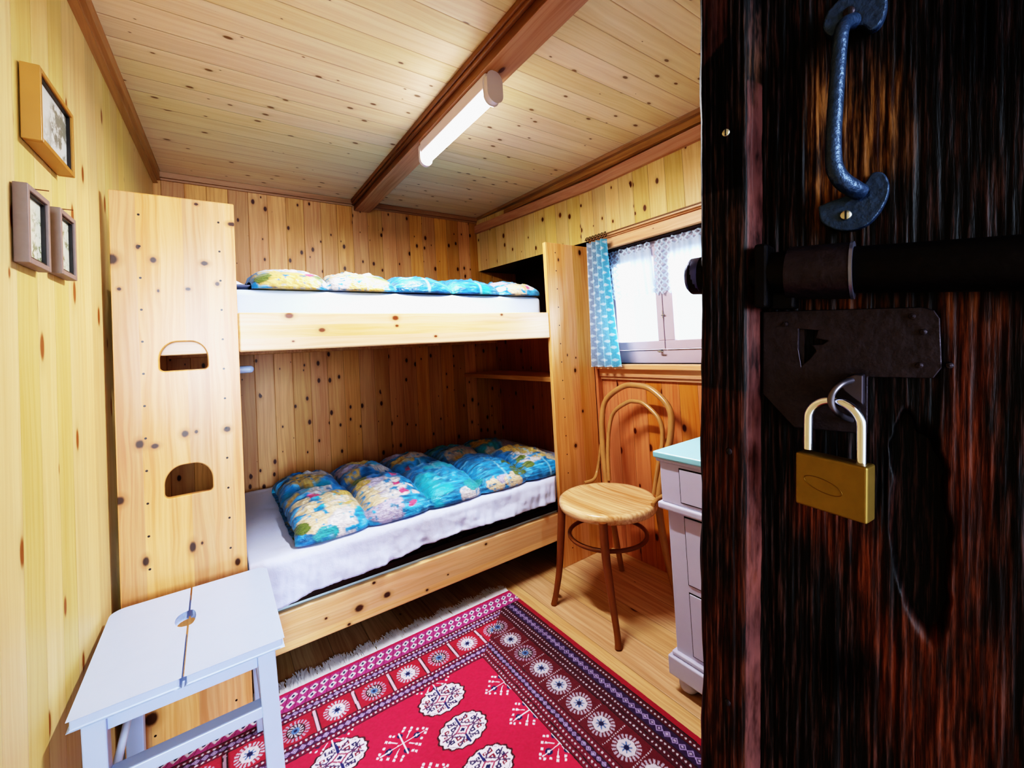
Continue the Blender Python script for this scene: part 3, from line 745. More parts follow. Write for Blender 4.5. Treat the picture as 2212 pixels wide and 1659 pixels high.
# fringe
w = MB()
for k in range(1500):
    x = rx0_ + .004 + (rx1_-rx0_-.008)*k/1499; r = random.Random(k)
    L_ = .05+.035*r.random() + .012*math.sin(k*.05); dx = (r.random()-.5)*.03; z = .004+r.random()*.006
    wd = .0016
    a = (x, ry1_-.002, .008); b_ = (x+dx*.4, ry1_+L_*.5, z); c_ = (x+dx, ry1_+L_, .003+r.random()*.004)
    V = []
    for p_ in (a, b_, c_): V += [(p_[0]-wd, p_[1], p_[2]), (p_[0]+wd, p_[1], p_[2])]
    w.add(V, [(0,1,3,2),(2,3,5,4)])
fr = w.build('fringe', plain('white_fringe', srgb(245,245,252), .9), rug); tag(fr, 'white cotton fringe', kind='stuff')

# ------------------------------------------------------------------ step stool
stool = thing('step_stool', 'white painted wooden step stool with slotted seat standing beside the left wall', 'stool', (.22, -1.37, .0095))
def rrect(x0, x1, y0, y1, r, corners=(1,1,1,1), n=6):
    P = []
    for (cx, cy, a0, on) in ((x1-r, y1-r, 0, corners[0]), (x0+r, y1-r, PI/2, corners[1]), (x0+r, y0+r, PI, corners[2]), (x1-r, y0+r, 1.5*PI, corners[3])):
        if on:
            for k in range(n+1): P.append((cx+r*math.cos(a0+PI/2*k/n), cy+r*math.sin(a0+PI/2*k/n)))
        else:
            P.append((cx+r*(1 if math.cos(a0+PI/4) > 0 else -1), cy+r*(1 if math.sin(a0+PI/4) > 0 else -1)))
    return P
zt_ = .50; sx0, sx1, sy0, sy1 = .034, .407, -1.600, -1.150; sc = .212
def halfboard(left):
    hole = []
    for k in range(11):
        a = PI*k/10; hole.append((.028*math.sin(a), -1.335+.045*math.cos(a)))
    g = .0062
    if left:
        P = [(sc-g, sy1), (sx0+.03, sy1)] + [(sx0+.03-.03*math.sin(PI/2*k/6), sy1-.03+.03*math.cos(PI/2*k/6)) for k in range(1,7)] + [(sx0, sy0), (sc-g, sy0)] + [(sc-g-max(0,h[0]-.0), h[1]) for h in reversed(hole)]
        return P[::1]
    P = [(sc+g, sy0), (sx1, sy0), (sx1, sy1-.02), (sx1-.02, sy1), (sc+g, sy1)] + [(sc+g+h[0]*.5, h[1]) for h in hole]
    return P
for lf in (True, False):
    MB().prism(halfboard(lf), 'z', zt_-.022, zt_).build('seat_board', M_white, stool, bevel=.004)
def leg(x, y, dx, dy):
    w = MB(); a = .019
    V = []
    for z, f in ((.0095, 1), (zt_-.022, 0)):
        cx = x+dx*f; cy = y+dy*f
        V += [(cx-a, cy-a*1.0, z), (cx+a, cy-a, z), (cx+a, cy+a, z), (cx-a, cy+a, z)]
    w.add(V, [(0,3,2,1),(4,5,6,7),(0,1,5,4),(1,2,6,5),(2,3,7,6),(3,0,4,7)])
    return w.build('leg', M_white, stool, bevel=.003)
leg(.067, -1.572, .012, -.012); leg(.372, -1.572, .018, -.012); leg(.078, -1.19, .0, .012); leg(.372, -1.19, .012, .012)
MB().box(.083, .354, -1.580, -1.560, .440, .478).build('apron', M_white, stool, bevel=.002)
MB().box(.094, .356, -1.200, -1.180, .440, .478).build('apron', M_white, stool, bevel=.002)
MB().box(.064, .082, -1.556, -1.206, .430, .478).build('apron', M_white, stool, bevel=.002)
MB().box(.362, .380, -1.556, -1.206, .430, .478).build('apron', M_white, stool, bevel=.002)
MB().box(.058, .386, -1.592, -1.556, .325, .352).build('rung', M_white, stool, bevel=.003)
for x in (.070, .374): MB().tube([(x, -1.565, .24), (x, -1.19, .24)], .009, 10).build('rung', M_white, stool, smooth=True)

# ------------------------------------------------------------------ chair
cx, cy, sz = 1.76, -1.425, .46
chair = thing('bentwood_chair', 'worn bentwood chair with round seat and double hoop back near the window', 'chair', (cx, cy, 0))
w = MB(); w.lathe([(.0,sz-.006),(.13,sz-.006),(.185,sz-.003),(.20,sz+.001),(.214,sz),(.222,sz-.006),(.224,sz-.02),(.221,sz-.034),(.212,sz-.040),(.0,sz-.040)], (cx, cy), 64)
w.build('seat', M_seat, chair, smooth=True)
def tb(name, pts, rad, mat, n=12, k=8, par=chair):
    sp = spline(pts, k)
    if hasattr(rad, '__len__'):
        rr = np.interp(np.linspace(0, len(rad)-1, len(sp)), range(len(rad)), rad)
    else: rr = rad
    return MB().tube(sp, rr, n).build(name, mat, par, smooth=True)
tb('leg', [(1.59, -1.30, .435), (1.575, -1.298, .30), (1.558, -1.293, .15), (1.535, -1.289, .05), (1.518, -1.287, .0)], [.019,.018,.015,.013,.014], M_bentd)
tb('leg', [(1.585, -1.56, .435), (1.575, -1.575, .30), (1.558, -1.61, .15), (1.538, -1.645, .05), (1.525, -1.660, .0)], [.019,.018,.015,.013,.014], M_bentd)
# rear legs continue into the outer hoop
ybl, ybr = -1.262, -1.592
P_ = [(1.975, ybl-.03, 0), (1.955, ybl-.02, .18), (1.935, ybl-.012, .36), (1.93, ybl-.006, .46), (1.945, ybl+.02, .60), (1.975, ybl+.045, .76), (1.995, ybl+.025, .87), (2.006, (ybl+ybr)/2+.08, .945),
      (2.008, (ybl+ybr)/2-.01, .955), (2.006, (ybl+ybr)/2-.10, .938), (1.995, ybr-.03, .86), (1.975, ybr-.045, .75), (1.945, ybr-.02, .60), (1.93, ybr+.006, .46), (1.935, ybr+.012, .36), (1.955, ybr+.005, .18), (1.975, ybr-.02, 0)]
tb('back_hoop', P_, [.014,.015,.017,.017,.0155,.015,.0145,.0145,.0145,.0145,.0145,.015,.0155,.017,.017,.015,.014], M_bent)
ym = (ybl+ybr)/2
P_ = [(1.925, ybl-.028, .47), (1.945, ybl-.012, .60), (1.972, ybl-.005, .72), (1.988, ybl-.03, .81), (1.998, ym+.05, .868), (2.0, ym, .876), (1.998, ym-.06, .866), (1.988, ybr+.02, .80), (1.972, ybr+.0, .71), (1.945, ybr+.012, .60), (1.925, ybr+.030, .47)]
tb('inner_hoop', P_, .0105, M_bent)
for s, yb2 in ((1, ybl), (-1, ybr)):
    tb('side_brace', [(1.948, yb2+s*.036, .64), (1.937, yb2+s*.045, .56), (1.915, yb2+s*.045, .50), (1.87, yb2+s*.028, .475), (1.82, cy+s*.207, .467)], .0085, M_bent)
rp = [(cx-.01+.175*math.cos(a), cy+.175*math.sin(a), .30) for a in np.linspace(0, 2*PI, 48, endpoint=False)]
MB().tube(rp, .0095, 10, closed=True).build('stretcher_ring', M_bentd, chair, smooth=True)
MB().lathe([(.0,.381),(.20,.381),(.20,.42),(.0,.42)], (cx, cy), 48).build('seat_ring', M_bent, chair, smooth=True) if False else None

# ------------------------------------------------------------------ chest of drawers
ch = thing('chest_of_drawers', 'pale lavender painted chest of drawers with aqua top, partly behind the open door', 'chest of drawers', (1.8, -2.35, 0))
x0, x1, y1, y0 = 1.53, 2.095, -1.905, -2.80
MB().box(1.512, 2.10, y0-.02, -1.885, .778, .800).build('top', M_chesttop, ch, bevel=.005, seg=3)
o = MB().box(1.518, 2.10, y0-.014, -1.891, .766, .778).build('top_edge', M_chest, ch, bevel=.004)
MB().box(1.526, x1, y0, -1.902, .630, .766).build('upper_carcass', M_chest, ch, bevel=.003)
MB().box(1.515, x1, y0-.012, -1.890, .606, .630).build('waist_moulding', M_chest, ch, bevel=.007, seg=4)
MB().box(1.538, x1, y0+.005, -1.913, .125, .606).build('carcass', M_chest, ch, bevel=.004)
w = MB(); w.box(1.515, x1, y0-.012, -1.892, .052, .115); w.box(1.525, x1, y0-.006, -1.902, .115, .130)
w.build('plinth', M_chest, ch, bevel=.005, seg=3)
def drawer(z0, z1, xf, ya2=-1.978, yb2=-2.73):
    d = MB().box(xf-.004, xf+.01, yb2, ya2, z0, z1).build('drawer', M_chest, ch, bevel=.0015)
    w = MB()
    for (a, b2, c2, d2) in ((yb2-.003, ya2+.003, z1, z1+.004), (yb2-.003, ya2+.003, z0-.003, z0), (ya2, ya2+.003, z0, z1)):
        w.box(xf-.0012, xf+.002, a, b2, c2, d2)
    w.build('drawer_gap', M_black, ch)
    for yy_ in (-2.2, -2.55):
        pr = [(.0,0),(.006,0),(.006,.008),(.013,.014),(.013,.02),(.0,.024)]
        kk = MB().lathe(pr, (0,0), 16); k = MB(); k.add([(xf-.004-v[2], yy_+v[0], (z0+z1)/2+v[1]) for v in kk.V], kk.F)
        kb = k.build('knob', M_chest, None, smooth=True); kb.parent = d; kb.matrix_parent_inverse = Matrix()
drawer(.645, .752, 1.526); drawer(.375, .592, 1.538); drawer(.145, .345, 1.538)
for (fx, fy) in ((1.56, -1.94), (1.56, y0+.04), (2.05, -1.94), (2.05, y0+.04)):
    MB().lathe([(.0,0),(.016,0),(.03,.012),(.034,.026),(.028,.042),(.018,.052),(.0,.052)], (fx, fy), 24).build('foot', M_chest, ch, smooth=True)

# ------------------------------------------------------------------ curtains
cm = NT('blue_print_curtain'); at_ = cm.n('ShaderNodeAttribute', attribute_name='col'); cm.l(at_.outputs['Color'], cm.b.inputs['Base Color']); cm.b.inputs['Roughness'].default_value = .85
tl = cm.n('ShaderNodeBsdfTranslucent'); cm.l(at_.outputs['Color'], tl.inputs[0]); mx = cm.n('ShaderNodeMixShader'); mx.inputs[0].default_value = .3
cm.l(cm.b.outputs[0], mx.inputs[1]); cm.l(tl.outputs[0], mx.inputs[2]); cm.l(mx.outputs[0], cm.out.inputs[0])
nu, nv = 220, 240
u = np.linspace(0, 1, nu); v = np.linspace(0, 1, nv); Uu, Vv = np.meshgrid(u, v, indexing='ij')
ytop = -1.100 - .158*Uu; ybot = -1.092 - .225*Uu
yy = ytop*(1-Vv**1.3) + ybot*Vv**1.3
fold = np.sin(Uu*2*PI*4.4 + .6*np.sin(Vv*2.)+.5)*(.017+.007*Vv) + .006*np.sin(Uu*2*PI*9+2*Vv)
P = np.stack([2.050 + fold - .008*Vv, yy, 1.745-.70*Vv], -1)
cu = Uu*.42; cv = Vv*.70
col2 = np.zeros(Uu.shape+(3,)); base = lin(176,184,204)*(1-Uu[...,None]**1.4) + lin(104,196,226)*Uu[...,None]**1.4
col2[:] = base
row = np.floor(cv/.034); a_ = ((cu + .5*.034*(row % 2)) / .036) % 1 - .5; b_ = (cv/.034) % 1 - .5
e = np.abs(a_*1.25)+np.abs(b_)*1.5 + .15*(fbm(cu*90, cv*90, 3)-.5)
m = (e < .40)[..., None]; col2 = np.where(m, lin(226,238,246), col2)
m = (np.abs(np.hypot(a_*1.1, b_)-.47) < .035)[..., None]; col2 = np.where(m, col2*.75, col2)
o = grid_obj('window_curtain', P, cm.m, col2)
tag(o, 'blue and white patterned curtain gathered at the left of the window', 'curtain')
w = MB(); w.tube([(2.062, -1.09, 1.772), (2.062, -1.88, 1.772)], .004, 10)
tag(w.build('curtain_rod', plain('dark_curtain_rod', srgb(120,90,60), .4, .3), smooth=True), 'thin curtain rod across the top of the window', 'curtain rod')
for k in range(7):
    y = -1.106-.023*k
    w = MB(); w.tube([(2.062+.0085*math.cos(a), y+.004*math.sin(3*a), 1.771+.0125*math.sin(a)) for a in np.linspace(0, 2*PI, 16, endpoint=False)], .0024, 6, closed=True)
    tag(w.build('curtain_ring', M_blk, smooth=True), 'small dark ring holding the blue curtain on its rod', 'curtain ring', 'dark curtain rings above the blue curtain')
# lace
lm = NT('white_lace'); lm.b.inputs['Base Color'].default_value = srgb(214,232,252); lm.b.inputs['Roughness'].default_value = .9
co = lm.sep(lm.coord())
yA = lm.math('MULTIPLY', co[1], 90.); zA = lm.math('MULTIPLY', co[2], 90.)
s1 = lm.math('SINE', lm.math('ADD', yA, zA)); s2 = lm.math('SINE', lm.math('SUBTRACT', yA, zA))
net = lm.math('MULTIPLY', lm.step(.35, .7, lm.math('ABSOLUTE', s1)), lm.step(.35, .7, lm.math('ABSOLUTE', s2)))
la = lm.n('ShaderNodeAttribute', attribute_name='col'); ls = lm.sep(la.outputs['Vector'])
# r: 1 = patterned lace, 0 = sheer;
alpha_l = lm.math('SUBTRACT', 1., lm.math('MULTIPLY', net, .75)); alpha = lm.math('ADD', lm.math('MULTIPLY', ls[0], alpha_l), lm.math('MULTIPLY', lm.math('SUBTRACT', 1., ls[0]), .86))
alpha = lm.math('MULTIPLY', alpha, lm.math('SUBTRACT', 1., ls[1]))
tl = lm.n('ShaderNodeBsdfTranslucent'); tl.inputs[0].default_value = srgb(196,226,252); mx = lm.n('ShaderNodeMixShader'); mx.inputs[0].default_value = .35
lm.l(lm.b.outputs[0], mx.inputs[1]); lm.l(tl.outputs[0], mx.inputs[2])
trn = lm.n('ShaderNodeBsdfTransparent'); mx2 = lm.n('ShaderNodeMixShader'); lm.l(alpha, mx2.inputs[0]); lm.l(trn.outputs[0], mx2.inputs[1]); lm.l(mx.outputs[0], mx2.inputs[2]); lm.l(mx2.outputs[0], lm.out.inputs[0])
def lace(y_top0, y_top1, ybot0, ybot1, zt, zfun, label, side):
    nu, nv = 180, 150
    Uu, Vv = np.meshgrid(np.linspace(0,1,nu), np.linspace(0,1,nv), indexing='ij')
    # u = 0 left (towards the bed), u = 1 right
    zb = zfun(Uu)
    yy = (y_top0+(y_top1-y_top0)*Uu)*(1-Vv) + (ybot0+(ybot1-ybot0)*Uu)*Vv
    ztop = zt + .008*np.abs(np.sin(Uu*PI*7))
    zz = ztop*(1-Vv)+zb*Vv
    xx = W+.028 + .006*np.sin(Uu*2*PI*5) + .003*np.sin(Uu*2*PI*11)
    pat = np.zeros(Uu.shape+(3,))
    edge = np.minimum(Uu, 1-Uu) if side == 0 else (1-Uu if side > 0 else Uu)
    pat[..., 0] = np.clip(np.maximum(sstep(.16, .10, Vv), np.maximum(sstep(.30, .24, Uu if side <= 0 else 9*np.ones_like(Uu)), sstep(.84, .90, Vv))), 0, 1)
    # round eyelets along the heading
    pu = (Uu*7) % 1-.5; hole = np.hypot(pu*.042, (ztop-zz)-.016) < .006
    pat[..., 1] = hole
    P = np.stack([xx, yy, zz], -1)
    return tag(grid_obj('lace_curtain', P, lm.m, pat), label, 'curtain')
zig = lambda U, n: .010*np.abs((U*n) % 1 - .5)*2
lace(-1.160, -1.462, -1.195, -1.478, 1.682, lambda U: 1.405+.005*U+.018*np.abs((U*9) % 1-.5)*2, 'short white lace curtain on the left half of the window', -1)
lace(-1.490, -1.80, -1.470, -1.80, 1.680, lambda U: 1.405+.018*np.abs((U*9) % 1-.5)*2, 'short white lace curtain on the right half of the window, beside the open door', -1)

# ------------------------------------------------------------------ open door in the foreground
th = math.atan(.066)
nn = Vector((-.98081, -.19496, 0)); dd = Vector((.19496, -.98081, 0)); up = Vector((0,0,1))
ax_a = dd*math.cos(th) - up*math.sin(th); ax_b = dd*math.sin(th) + up*math.cos(th)
E0 = Vector((.60, -2.64, 1.196))
DM = Matrix(((ax_a.x, nn.x, ax_b.x, E0.x), (ax_a.y, nn.y, ax_b.y, E0.y), (ax_a.z, nn.z, ax_b.z, E0.z), (0,0,0,1)))
DB = -1.165; DT = .80
def dobj(o, parent=None):
    if parent is None: o.matrix_world = DM
    else: o.parent = parent
    return o
dw = NT('charred_rough_door_wood')
co = dw.sep(dw.coord()); a_, c_ = co[0], co[2]
at_ = dw.n('ShaderNodeAttribute', attribute_name='col'); asp = dw.sep(at_.outputs['Vector'])
st1 = dw.noise(dw.comb(dw.math('MULTIPLY', a_, 420), dw.math('MULTIPLY', c_, 22), 0.), 1., 4, .65)
st2 = dw.noise(dw.comb(dw.math('MULTIPLY', a_, 60), dw.math('MULTIPLY', c_, 14), 5.), 1., 4, .6)
base = dw.mix(dw.step(.46, .75, st1), (.0016,.0009,.0010,1), (.060,.028,.025,1))
warm = dw.mix(dw.step(.38, .70, st1), (.026,.0055,.003,1), dw.mix(dw.step(-.02, .06, c_), (.13,.032,.012,1), (.27,.13,.045,1)))
wf = dw.math('MULTIPLY', dw.step(.25, .85, dw.math('ADD', dw.math('MULTIPLY', asp[0], .85), dw.math('MULTIPLY', st2, .45))), 1.)
wf = dw.math('MULTIPLY', wf, dw.step(.32, .58, st2))
cc = dw.mix(wf, base, warm)
cc = dw.mix(dw.math('MULTIPLY', asp[2], dw.step(.25, .62, dw.noise(dw.comb(dw.math('MULTIPLY', a_, 300), dw.math('MULTIPLY', c_, 26), 2.), 1., 4, .65))), cc, dw.mix(st2, (.035,.010,.014,1), (.26,.10,.085,1)))
cc = dw.mix(asp[1], cc, (.0004,.0003,.0003,1))
dw.l(cc, dw.b.inputs['Base Color']); dw.b.inputs['Roughness'].default_value = .5
dw.l(dw.math('MULTIPLY', dw.math('SUBTRACT', 1., asp[1]), .2), dw.b.inputs['Specular IOR Level'])
dw.bump(dw.math('ADD', st1, dw.math('MULTIPLY', st2, .5)), .38, .002)
M_door = dw.m
aa = np.concatenate([np.linspace(.036, .20, 330), np.linspace(.203, .72, 60)]); bb = np.linspace(DB, DT, 980)
A_, B_ = np.meshgrid(aa, bb, indexing='ij')
gr = fbm(A_*300, B_*9, 3, 3); big = fbm(A_*40, B_*10, 9, 3)
rel = (gr-.5)*.0022 + (big-.5)*.002
plank = np.exp(-((A_-.215)/.003)**2)*.004
def gau(ca, cb, ra, rb): return np.exp(-(((A_-ca)/ra)**2+((B_-cb)/rb)**2))
edge_n = .005*(fbm(B_*90, A_*30, 12)-.5) + .012*((B_+.128)/.062)**2*(B_ < -.128)*-.5
cav = sstep(1.15, .8, np.hypot((A_-.1245+.10*(B_+.125)*0+edge_n*.8)/.0125, (B_+.128)/.062)) 
cav = np.maximum(cav, sstep(1.1, .8, np.hypot((A_-.118+edge_n)/.006, (B_+.085)/.03)))
crack = np.exp(-((A_-.094-(.30-(-B_))*0.0 - (-.19-B_)*-.35)/.0018)**2)*((B_ < -.175) & (B_ > -.215))
rel = rel - cav*.010 - plank
warmm = gau(.094,.105,.016,.035)+.7*gau(.075,.115,.012,.05)+.8*gau(.078,-.135,.02,.03)+.8*gau(.095,-.150,.012,.03)+.9*gau(.118,-.212,.02,.03)+.6*gau(.143,-.06,.012,.06)+.5*gau(.14,-.2,.015,.07)+.6*gau(.09,.012,.03,.010)+.6*gau(.145,.005,.02,.016)+.4*gau(.10,.14,.03,.03)+.5*gau(.11,-.128,.004,.012)*2+.3*gau(.155,-.12,.01,.1)+.35*gau(.13,-.26,.04,.05)
dk = np.clip(.8*gau(.15,.17,.03,.05)+.7*gau(.085,-.235,.02,.018)+.6*gau(.055,.16,.010,.06)+.5*gau(.08,-.03,.04,.012), 0, .92)
colr = np.stack([np.clip(warmm, 0, 1)*(1-dk), np.clip(np.maximum(cav, dk*.8)+plank*200, 0, 1), np.zeros_like(A_)], -1)
P = np.stack([A_, -.018+rel, B_], -1)
door = grid_obj('door_1', P, M_door, colr)
door.matrix_world = DM; door['kind'] = 'structure'
tag(door, 'open rough dark weathered wooden door in the right foreground', 'door')
o = MB().box(.001, .72, -.062, -.024, DB, DT).build('door_slab', M_door); dobj(o, door)
# edge batten
prof = [(0., -.031), (0., -.004), (.002, -.0005), (.008, .0), (.016, -.0005), (.024, 0.), (.031, -.0005), (.0335, -.003), (.0365, -.010), (.0385, -.018), (.039, -.026)]
pa = np.array(prof); tpar = np.linspace(0, len(prof)-1, 120)
fa = np.interp(tpar, range(len(prof)), pa[:, 0]); fo = np.interp(tpar, range(len(prof)), pa[:, 1])
bb2 = np.linspace(DB, DT, 900); FA, B2 = np.meshgrid(fa, bb2, indexing='ij'); FO, _ = np.meshgrid(fo, bb2, indexing='ij')
gr = fbm(FA*420, B2*4, 21, 2)-.5
wav = (fbm(B2*22, B2*0, 5)-.5)*.003
left = np.clip(1-FA/.004, 0, 1)
P = np.stack([FA + wav*left*1.4 + (FA > .031)*(fbm(B2*30, FA*0+2, 7)-.5)*.0018, FO+gr*.0022*((FO > -.006)), B2], -1)
hl = ((FA > .0325)).astype(float)*(B2 < .175) + ((FA > .003) & (FA < .020) & (B2 > .212+.8*(.020-FA)*-1))*.8  # painted lit strip along the chamfer, plus reddish wood patch at top left
col3 = np.stack([.12+.25*((B2 < -.05))+0*FA, np.clip(.25*left + .5*((B2 > .10) & (FA < .03)), 0, 1), np.clip(hl*(.35+.65*fbm(B2*60, FA*200, 5)), 0, 1)], -1)
dobj(grid_obj('edge_batten', P, M_door, col3), door)
# rust coloured strip top-left of door
MB_ = MB; 
def hw(mb, name, mat, parent=door, smooth=True, bevel=0):
    o = mb.build(name, mat, None, smooth=smooth, bevel=bevel); o.parent = parent; return o
def disc_screw(a, b, o_, r, mat, name='screw', parent=door):
    pr = [(.0,-.004),(r*.96,-.004),(r,0.),(r*.8,r*.18),(.0,r*.26)]
    kk = MB().lathe(pr, (0,0), 20); q = MB(); q.add([(a+v[0], o_+v[2], b+v[1]) for v in kk.V], [tuple(reversed(f)) for f in kk.F])
    s_ = hw(q, name, mat, parent)
    sl = MB(); sl.box(a-r*.16, a+r*.16, o_+r*.20, o_+r*.30, b-r*.85, b+r*.85)
    hw(sl, 'slot', M_black, s_, smooth=False)
    return s_
disc_screw(.019, .1417, .0005, .0028, M_screw); disc_screw(.0214, -.0953, .0, .0024, M_iron); disc_screw(.0205, -.287, .0, .0024, M_iron)
# pull handle
hd = thing('pull_handle', None, None); hd.parent = door
def outline(pts, k=5): return [(p.x, p.y) for p in spline([(q[0], q[1], 0) for q in pts] + [(pts[0][0], pts[0][1], 0)], k)[:-1]]
lower = outline([(.0735,.079),(.075,.069),(.081,.063),(.089,.0600),(.098,.0615),(.1045,.068),(.109,.078),(.1095,.087),(.1065,.0935),(.1015,.0945),(.0985,.090),(.095,.0865),(.088,.083),(.080,.081)])
def plate(pts, o0, o1, name, mat, parent, bevel=.0012):
    q = MB(); q.add([(p[0], o0, p[1]) for p in pts] + [(p[0], o1, p[1]) for p in pts], [])
    n = len(pts); q.F = [tuple(range(n)), tuple(range(2*n-1, n-1, -1))] + [(i, i+n, (i+1) % n+n, (i+1) % n) for i in range(n)]
    o = q.build(name, mat, None, bevel=bevel); o.parent = parent
    bm = bmesh.new(); bm.from_mesh(o.data); bmesh.ops.recalc_face_normals(bm, faces=bm.faces); bm.to_mesh(o.data); bm.free()
    return o
pl = plate(lower, -.020, -.0125, 'mounting_plate', M_ironb, hd)
upper = outline([(.078,.207),(.0755,.198),(.080,.190),(.088,.191),(.096,.189),(.100,.184),(.105,.186),(.108,.195),(.107,.206),(.100,.214),(.088,.214)])
pu_ = plate(upper, -.020, -.0125, 'mounting_plate', M_ironb, hd)
hpts = [(.0955,-.012,.0835),(.0925,-.006,.0855),(.0880,.0,.0895),(.0850,.003,.0955),(.0838,.004,.103),(.0838,.004,.120),(.0850,.004,.146),(.0862,.003,.170),(.0872,.001,.183),(.0885,-.005,.190),(.091,-.013,.194)]
sp = spline(hpts, 8); rr = np.interp(np.linspace(0,1,len(sp)), [0,.15,.5,.85,1], [.0052,.0052,.0042,.0040,.005])
q = MB().tube(sp, rr, 16); hw(q, 'grip', M_ironb, hd)
for nm, (a, b) in (('screw', (.0885, .0702)), ('screw', (.0895, .2005))):
    disc_screw(a, b, -.0115, .0032, M_screw if b < .1 else M_iron, nm, hd)
# sliding bolt
bl = thing('sliding_bolt', None, None); bl.parent = door
hw(MB().tube([(-.011, -.0180, .0395), (.035, -.0172, .0370), (.050, -.0100, .0360), (.20, -.0030, .0285), (.36, -.0030, .0235)], .0148, 24), 'bolt_rod', M_bolt, bl)
hw(MB().tube([(-.0155,-.0180,.0397),(-.0145,-.0180,.0397),(-.012,-.0180,.0396),(-.004,-.018,.0395)], [.006,.0120,.0146,.0152], 24), 'bolt_tip', plain('blue_grey_bolt_tip', srgb(70,76,120), .35, .5), bl)
hw(MB().tube([(.058, -.010, .0350), (.0925, -.0085, .0335)], .0182, 28), 'sleeve', M_iron, bl)
hw(MB().tube([(.0918, -.0085, .0335), (.0935, -.0085, .0335)], .0186, 28), 'sleeve_rim', plain('worn_bright_rim', srgb(130,130,150), .3, .8), bl)
w = MB(); w.box(.0385, .047, -.020, .004, .011, .056); w.box(.047, .062, -.020, -.004, .010, .022); hw(w, 'bracket', M_bolt, bl, False, .002)
# lock plate with a torn hole
lp = thing('lock_plate', None, None); lp.parent = door
o = holed_board('plate', [(.040,.0088),(.125,.0090),(.130,.0070),(.1325,.002),(.1335,-.027),(.1300,-.0335),(.100,-.035),(.100,-.072),(.060,-.074),(.040,-.052)],
                [[(.0625,-.0040),(.0735,-.0050),(.0720,-.0105),(.0790,-.0120),(.0760,-.0145),(.0700,-.0150),(.0725,-.0190),(.0690,-.0245),(.0640,-.0300),(.0625,-.0200)]], -.0175, -.0145, M_iron, lp)
o.parent = lp; o.matrix_parent_inverse = Matrix(); o.modifiers['bevel'].width = .0006
# the helper extrudes along y, which is the door normal here
w = MB(); w.box(.040, .0655, -.019, -.0165, -.034, .005); hw(w, 'inner_strip', M_iron, lp, False)
w = MB(); w.box(.060, .082, -.0205, -.0185, -.034, .0); hw(w, 'keyhole_gap', M_black, lp, False)
for (a, b) in ((.0545, -.0005), (.1205, .0035), (.1255, -.006), (.124, -.026), (.1365, -.0255)): 
    disc = MB(); kk = MB().lathe([(.0,-.002),(.0020,-.002),(.0016,.0012),(.0,.0018)], (0,0), 12); disc.add([(a+v[0], -.0145+v[2], b+v[1]) for v in kk.V], [tuple(reversed(f)) for f in kk.F]); hw(disc, 'rivet', M_iron, lp)
st_ = spline([(.0955,-.0150,-.0375),(.0935,-.006,-.0365),(.0890,.004,-.0380),(.0850,.0085,-.0430),(.0835,.0085,-.0490),(.0850,.0060,-.0550),(.0885,-.002,-.0600),(.0915,-.0150,-.0640)], 6)
hw(MB().tube(st_, .0019, 12), 'staple', plain('dull_steel_staple', srgb(110,104,112), .35, .85), lp)
plate([(.0985,-.0330),(.0985,-.0520),(.0935,-.0480),(.0890,-.0440),(.0870,-.0400),(.0900,-.0350),(.0940,-.0330)], -.0150, -.0030, 'staple_web', plain('dull_steel_web', srgb(84,78,88), .4, .8), lp, .0008)

# padlock (hangs from the staple)
pk = thing('padlock', 'brass padlock with chrome shackle hanging from the dark door\'s staple', 'padlock')
pk.matrix_world = DM @ Matrix.Translation((.0845, .0035, -.100)) @ Matrix.Rotation(math.radians(14), 4, 'Z') @ Matrix.Rotation(math.radians(0), 4, 'Y')
def pobj(mb, name, mat, parent=pk, smooth=False, bevel=0, seg=2):
    o = mb.build(name, mat, None, smooth=smooth, bevel=bevel, seg=seg); o.parent = parent; return o
body = pobj(MB().box(-.0195, .0195, -.0065, .0065, -.0205, .0140), 'body', M_brass, bevel=.0014, seg=3)
r_ = .0027
arc = [(-.0145, 0, .0160), (-.0145, 0, .030)] + [(-.0145*math.cos(t), 0, .036+.0145*math.sin(t)) for t in np.linspace(.15, PI-.15, 14)] + [(.0145, 0, .030), (.0145, 0, .012)]
pobj(MB().tube(spline(arc, 4), r_, 20), 'shackle', M_chrome, smooth=True)
# engraved maker oval on the body front
ov = [(-.0035+.0105*math.cos(t), .0066, -.004+.0042*math.sin(t)-.002*math.cos(t)) for t in np.linspace(0, 2*PI, 40, endpoint=False)]
pobj(MB().tube(ov, .00022, 6, closed=True), 'engraved_oval', plain('brass_engraving', srgb(120,92,40), .5, .8), body)

# ------------------------------------------------------------------ light
def area(name, loc, rot, sx, sy, power, col):
    l = bpy.data.lights.new(name, 'AREA'); l.shape = 'RECTANGLE'; l.size = sx; l.size_y = sy; l.energy = power; l.color = col
    o = bpy.data.objects.new(name, l); C.objects.link(o); o.location = loc; o.rotation_euler = rot; return o
area('window_daylight', (3.2, -3.15, 1.95), (0, 0, 0), 1.5, 1.3, 230, (.66,.82,1.))
bpy.data.objects['window_daylight'].rotation_euler = (Vector((.7, -.35, .75))-Vector((3.2, -3.15, 1.95))).to_track_quat('-Z', 'Y').to_euler()
area('sky_daylight', (3.25, -1.75, 2.55), (0, math.radians(52), 0), 1.3, 1.5, 170, (.72,.86,1.))
area('tube_light', (lx, (ya+yb_)/2, 2.018), (0, 0, 0), .04, .56, 22, (.96,.97,1.))
area('doorway_fill_light', (.15, -6.6, 1.45), (math.radians(90), 0, math.radians(-4)), 1.2, 1.6, 150, (.72,.84,1.))  # added fill behind the camera, shining in through the door opening
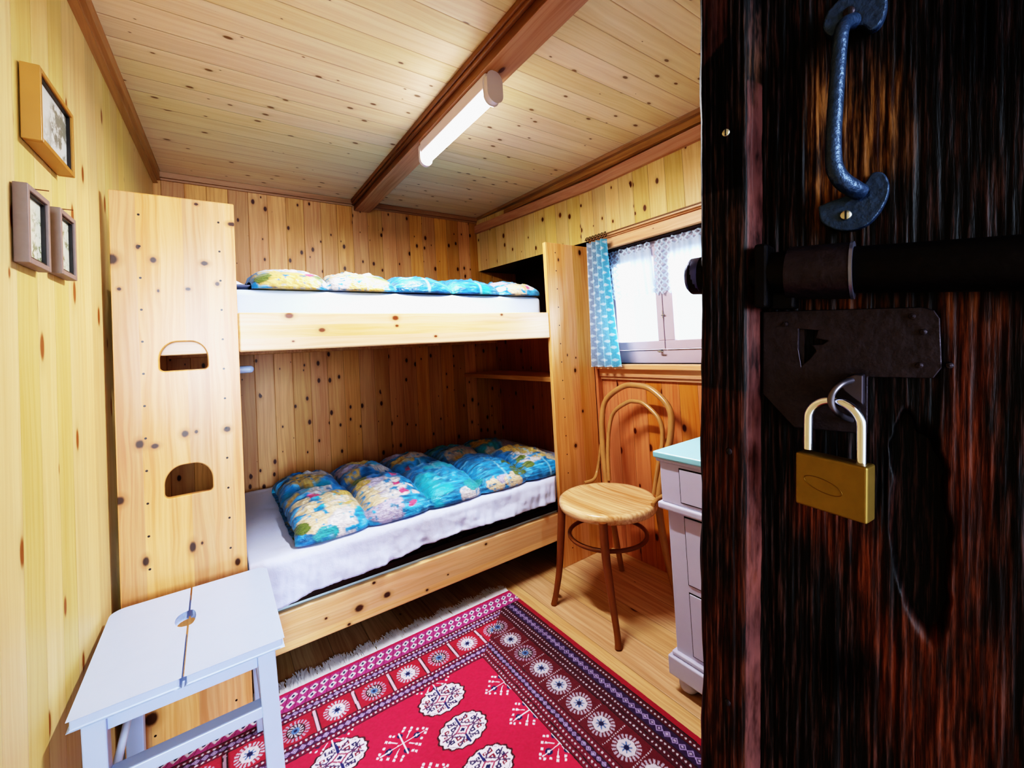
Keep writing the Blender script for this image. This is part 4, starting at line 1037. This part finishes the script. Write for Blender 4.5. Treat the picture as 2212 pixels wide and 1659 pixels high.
wd = bpy.data.worlds.new('daylight'); bpy.context.scene.world = wd; wd.use_nodes = True
bg = wd.node_tree.nodes['Background']; bg.inputs[0].default_value = (.74, .86, 1., 1); bg.inputs[1].default_value = 1.3

# ------------------------------------------------------------------ camera
cp = [0.290721525, -2.82601840, 1.18727827, 0.614780572, 0.0269205474, -0.0563845712, 916.743713, 1108.82044, 722.559557]
yaw, pit, rol = cp[3:6]
fwd = Vector((math.sin(yaw)*math.cos(pit), math.cos(yaw)*math.cos(pit), math.sin(pit)))
rgt = Vector((math.cos(yaw), -math.sin(yaw), 0)); upv = rgt.cross(fwd)
r2 = rgt*math.cos(rol) + upv*math.sin(rol); u2 = upv*math.cos(rol) - rgt*math.sin(rol)
cam = bpy.data.cameras.new('camera'); co_ = bpy.data.objects.new('camera', cam); C.objects.link(co_)
co_.matrix_world = Matrix(((r2.x, u2.x, -fwd.x, cp[0]), (r2.y, u2.y, -fwd.y, cp[1]), (r2.z, u2.z, -fwd.z, cp[2]), (0,0,0,1)))
cam.sensor_width = 36; cam.lens = 36*cp[6]/2212; cam.shift_x = (1106-cp[7])/2212; cam.shift_y = (cp[8]-829.5)/2212
cam.clip_start = .01
sc_ = bpy.context.scene; sc_.camera = co_
sc_.view_settings.view_transform = 'Standard'; sc_.view_settings.exposure = 0; sc_.view_settings.look = 'None'
cm_ = sc_.view_settings; cm_.use_curve_mapping = True
cv_ = cm_.curve_mapping.curves[3]
cm_.curve_mapping.use_clip = False; cm_.curve_mapping.extend = 'HORIZONTAL'
cv_.points[-1].location = (1.7, 1.0)
for (x_, y_) in ((.014, .004), (.05, .042), (.18, .29), (.42, .65), (.85, .90)): cv_.points.new(x_, y_)
cm_.curve_mapping.update()
sc_.cycles.use_adaptive_sampling = True; sc_.cycles.adaptive_threshold = .06; sc_.cycles.time_limit = 1150; sc_.cycles.use_denoising = True
sc_.cycles.diffuse_bounces = 4; sc_.cycles.glossy_bounces = 2; sc_.cycles.transmission_bounces = 2
sc_.cycles.max_bounces = 5; sc_.cycles.transparent_max_bounces = 12
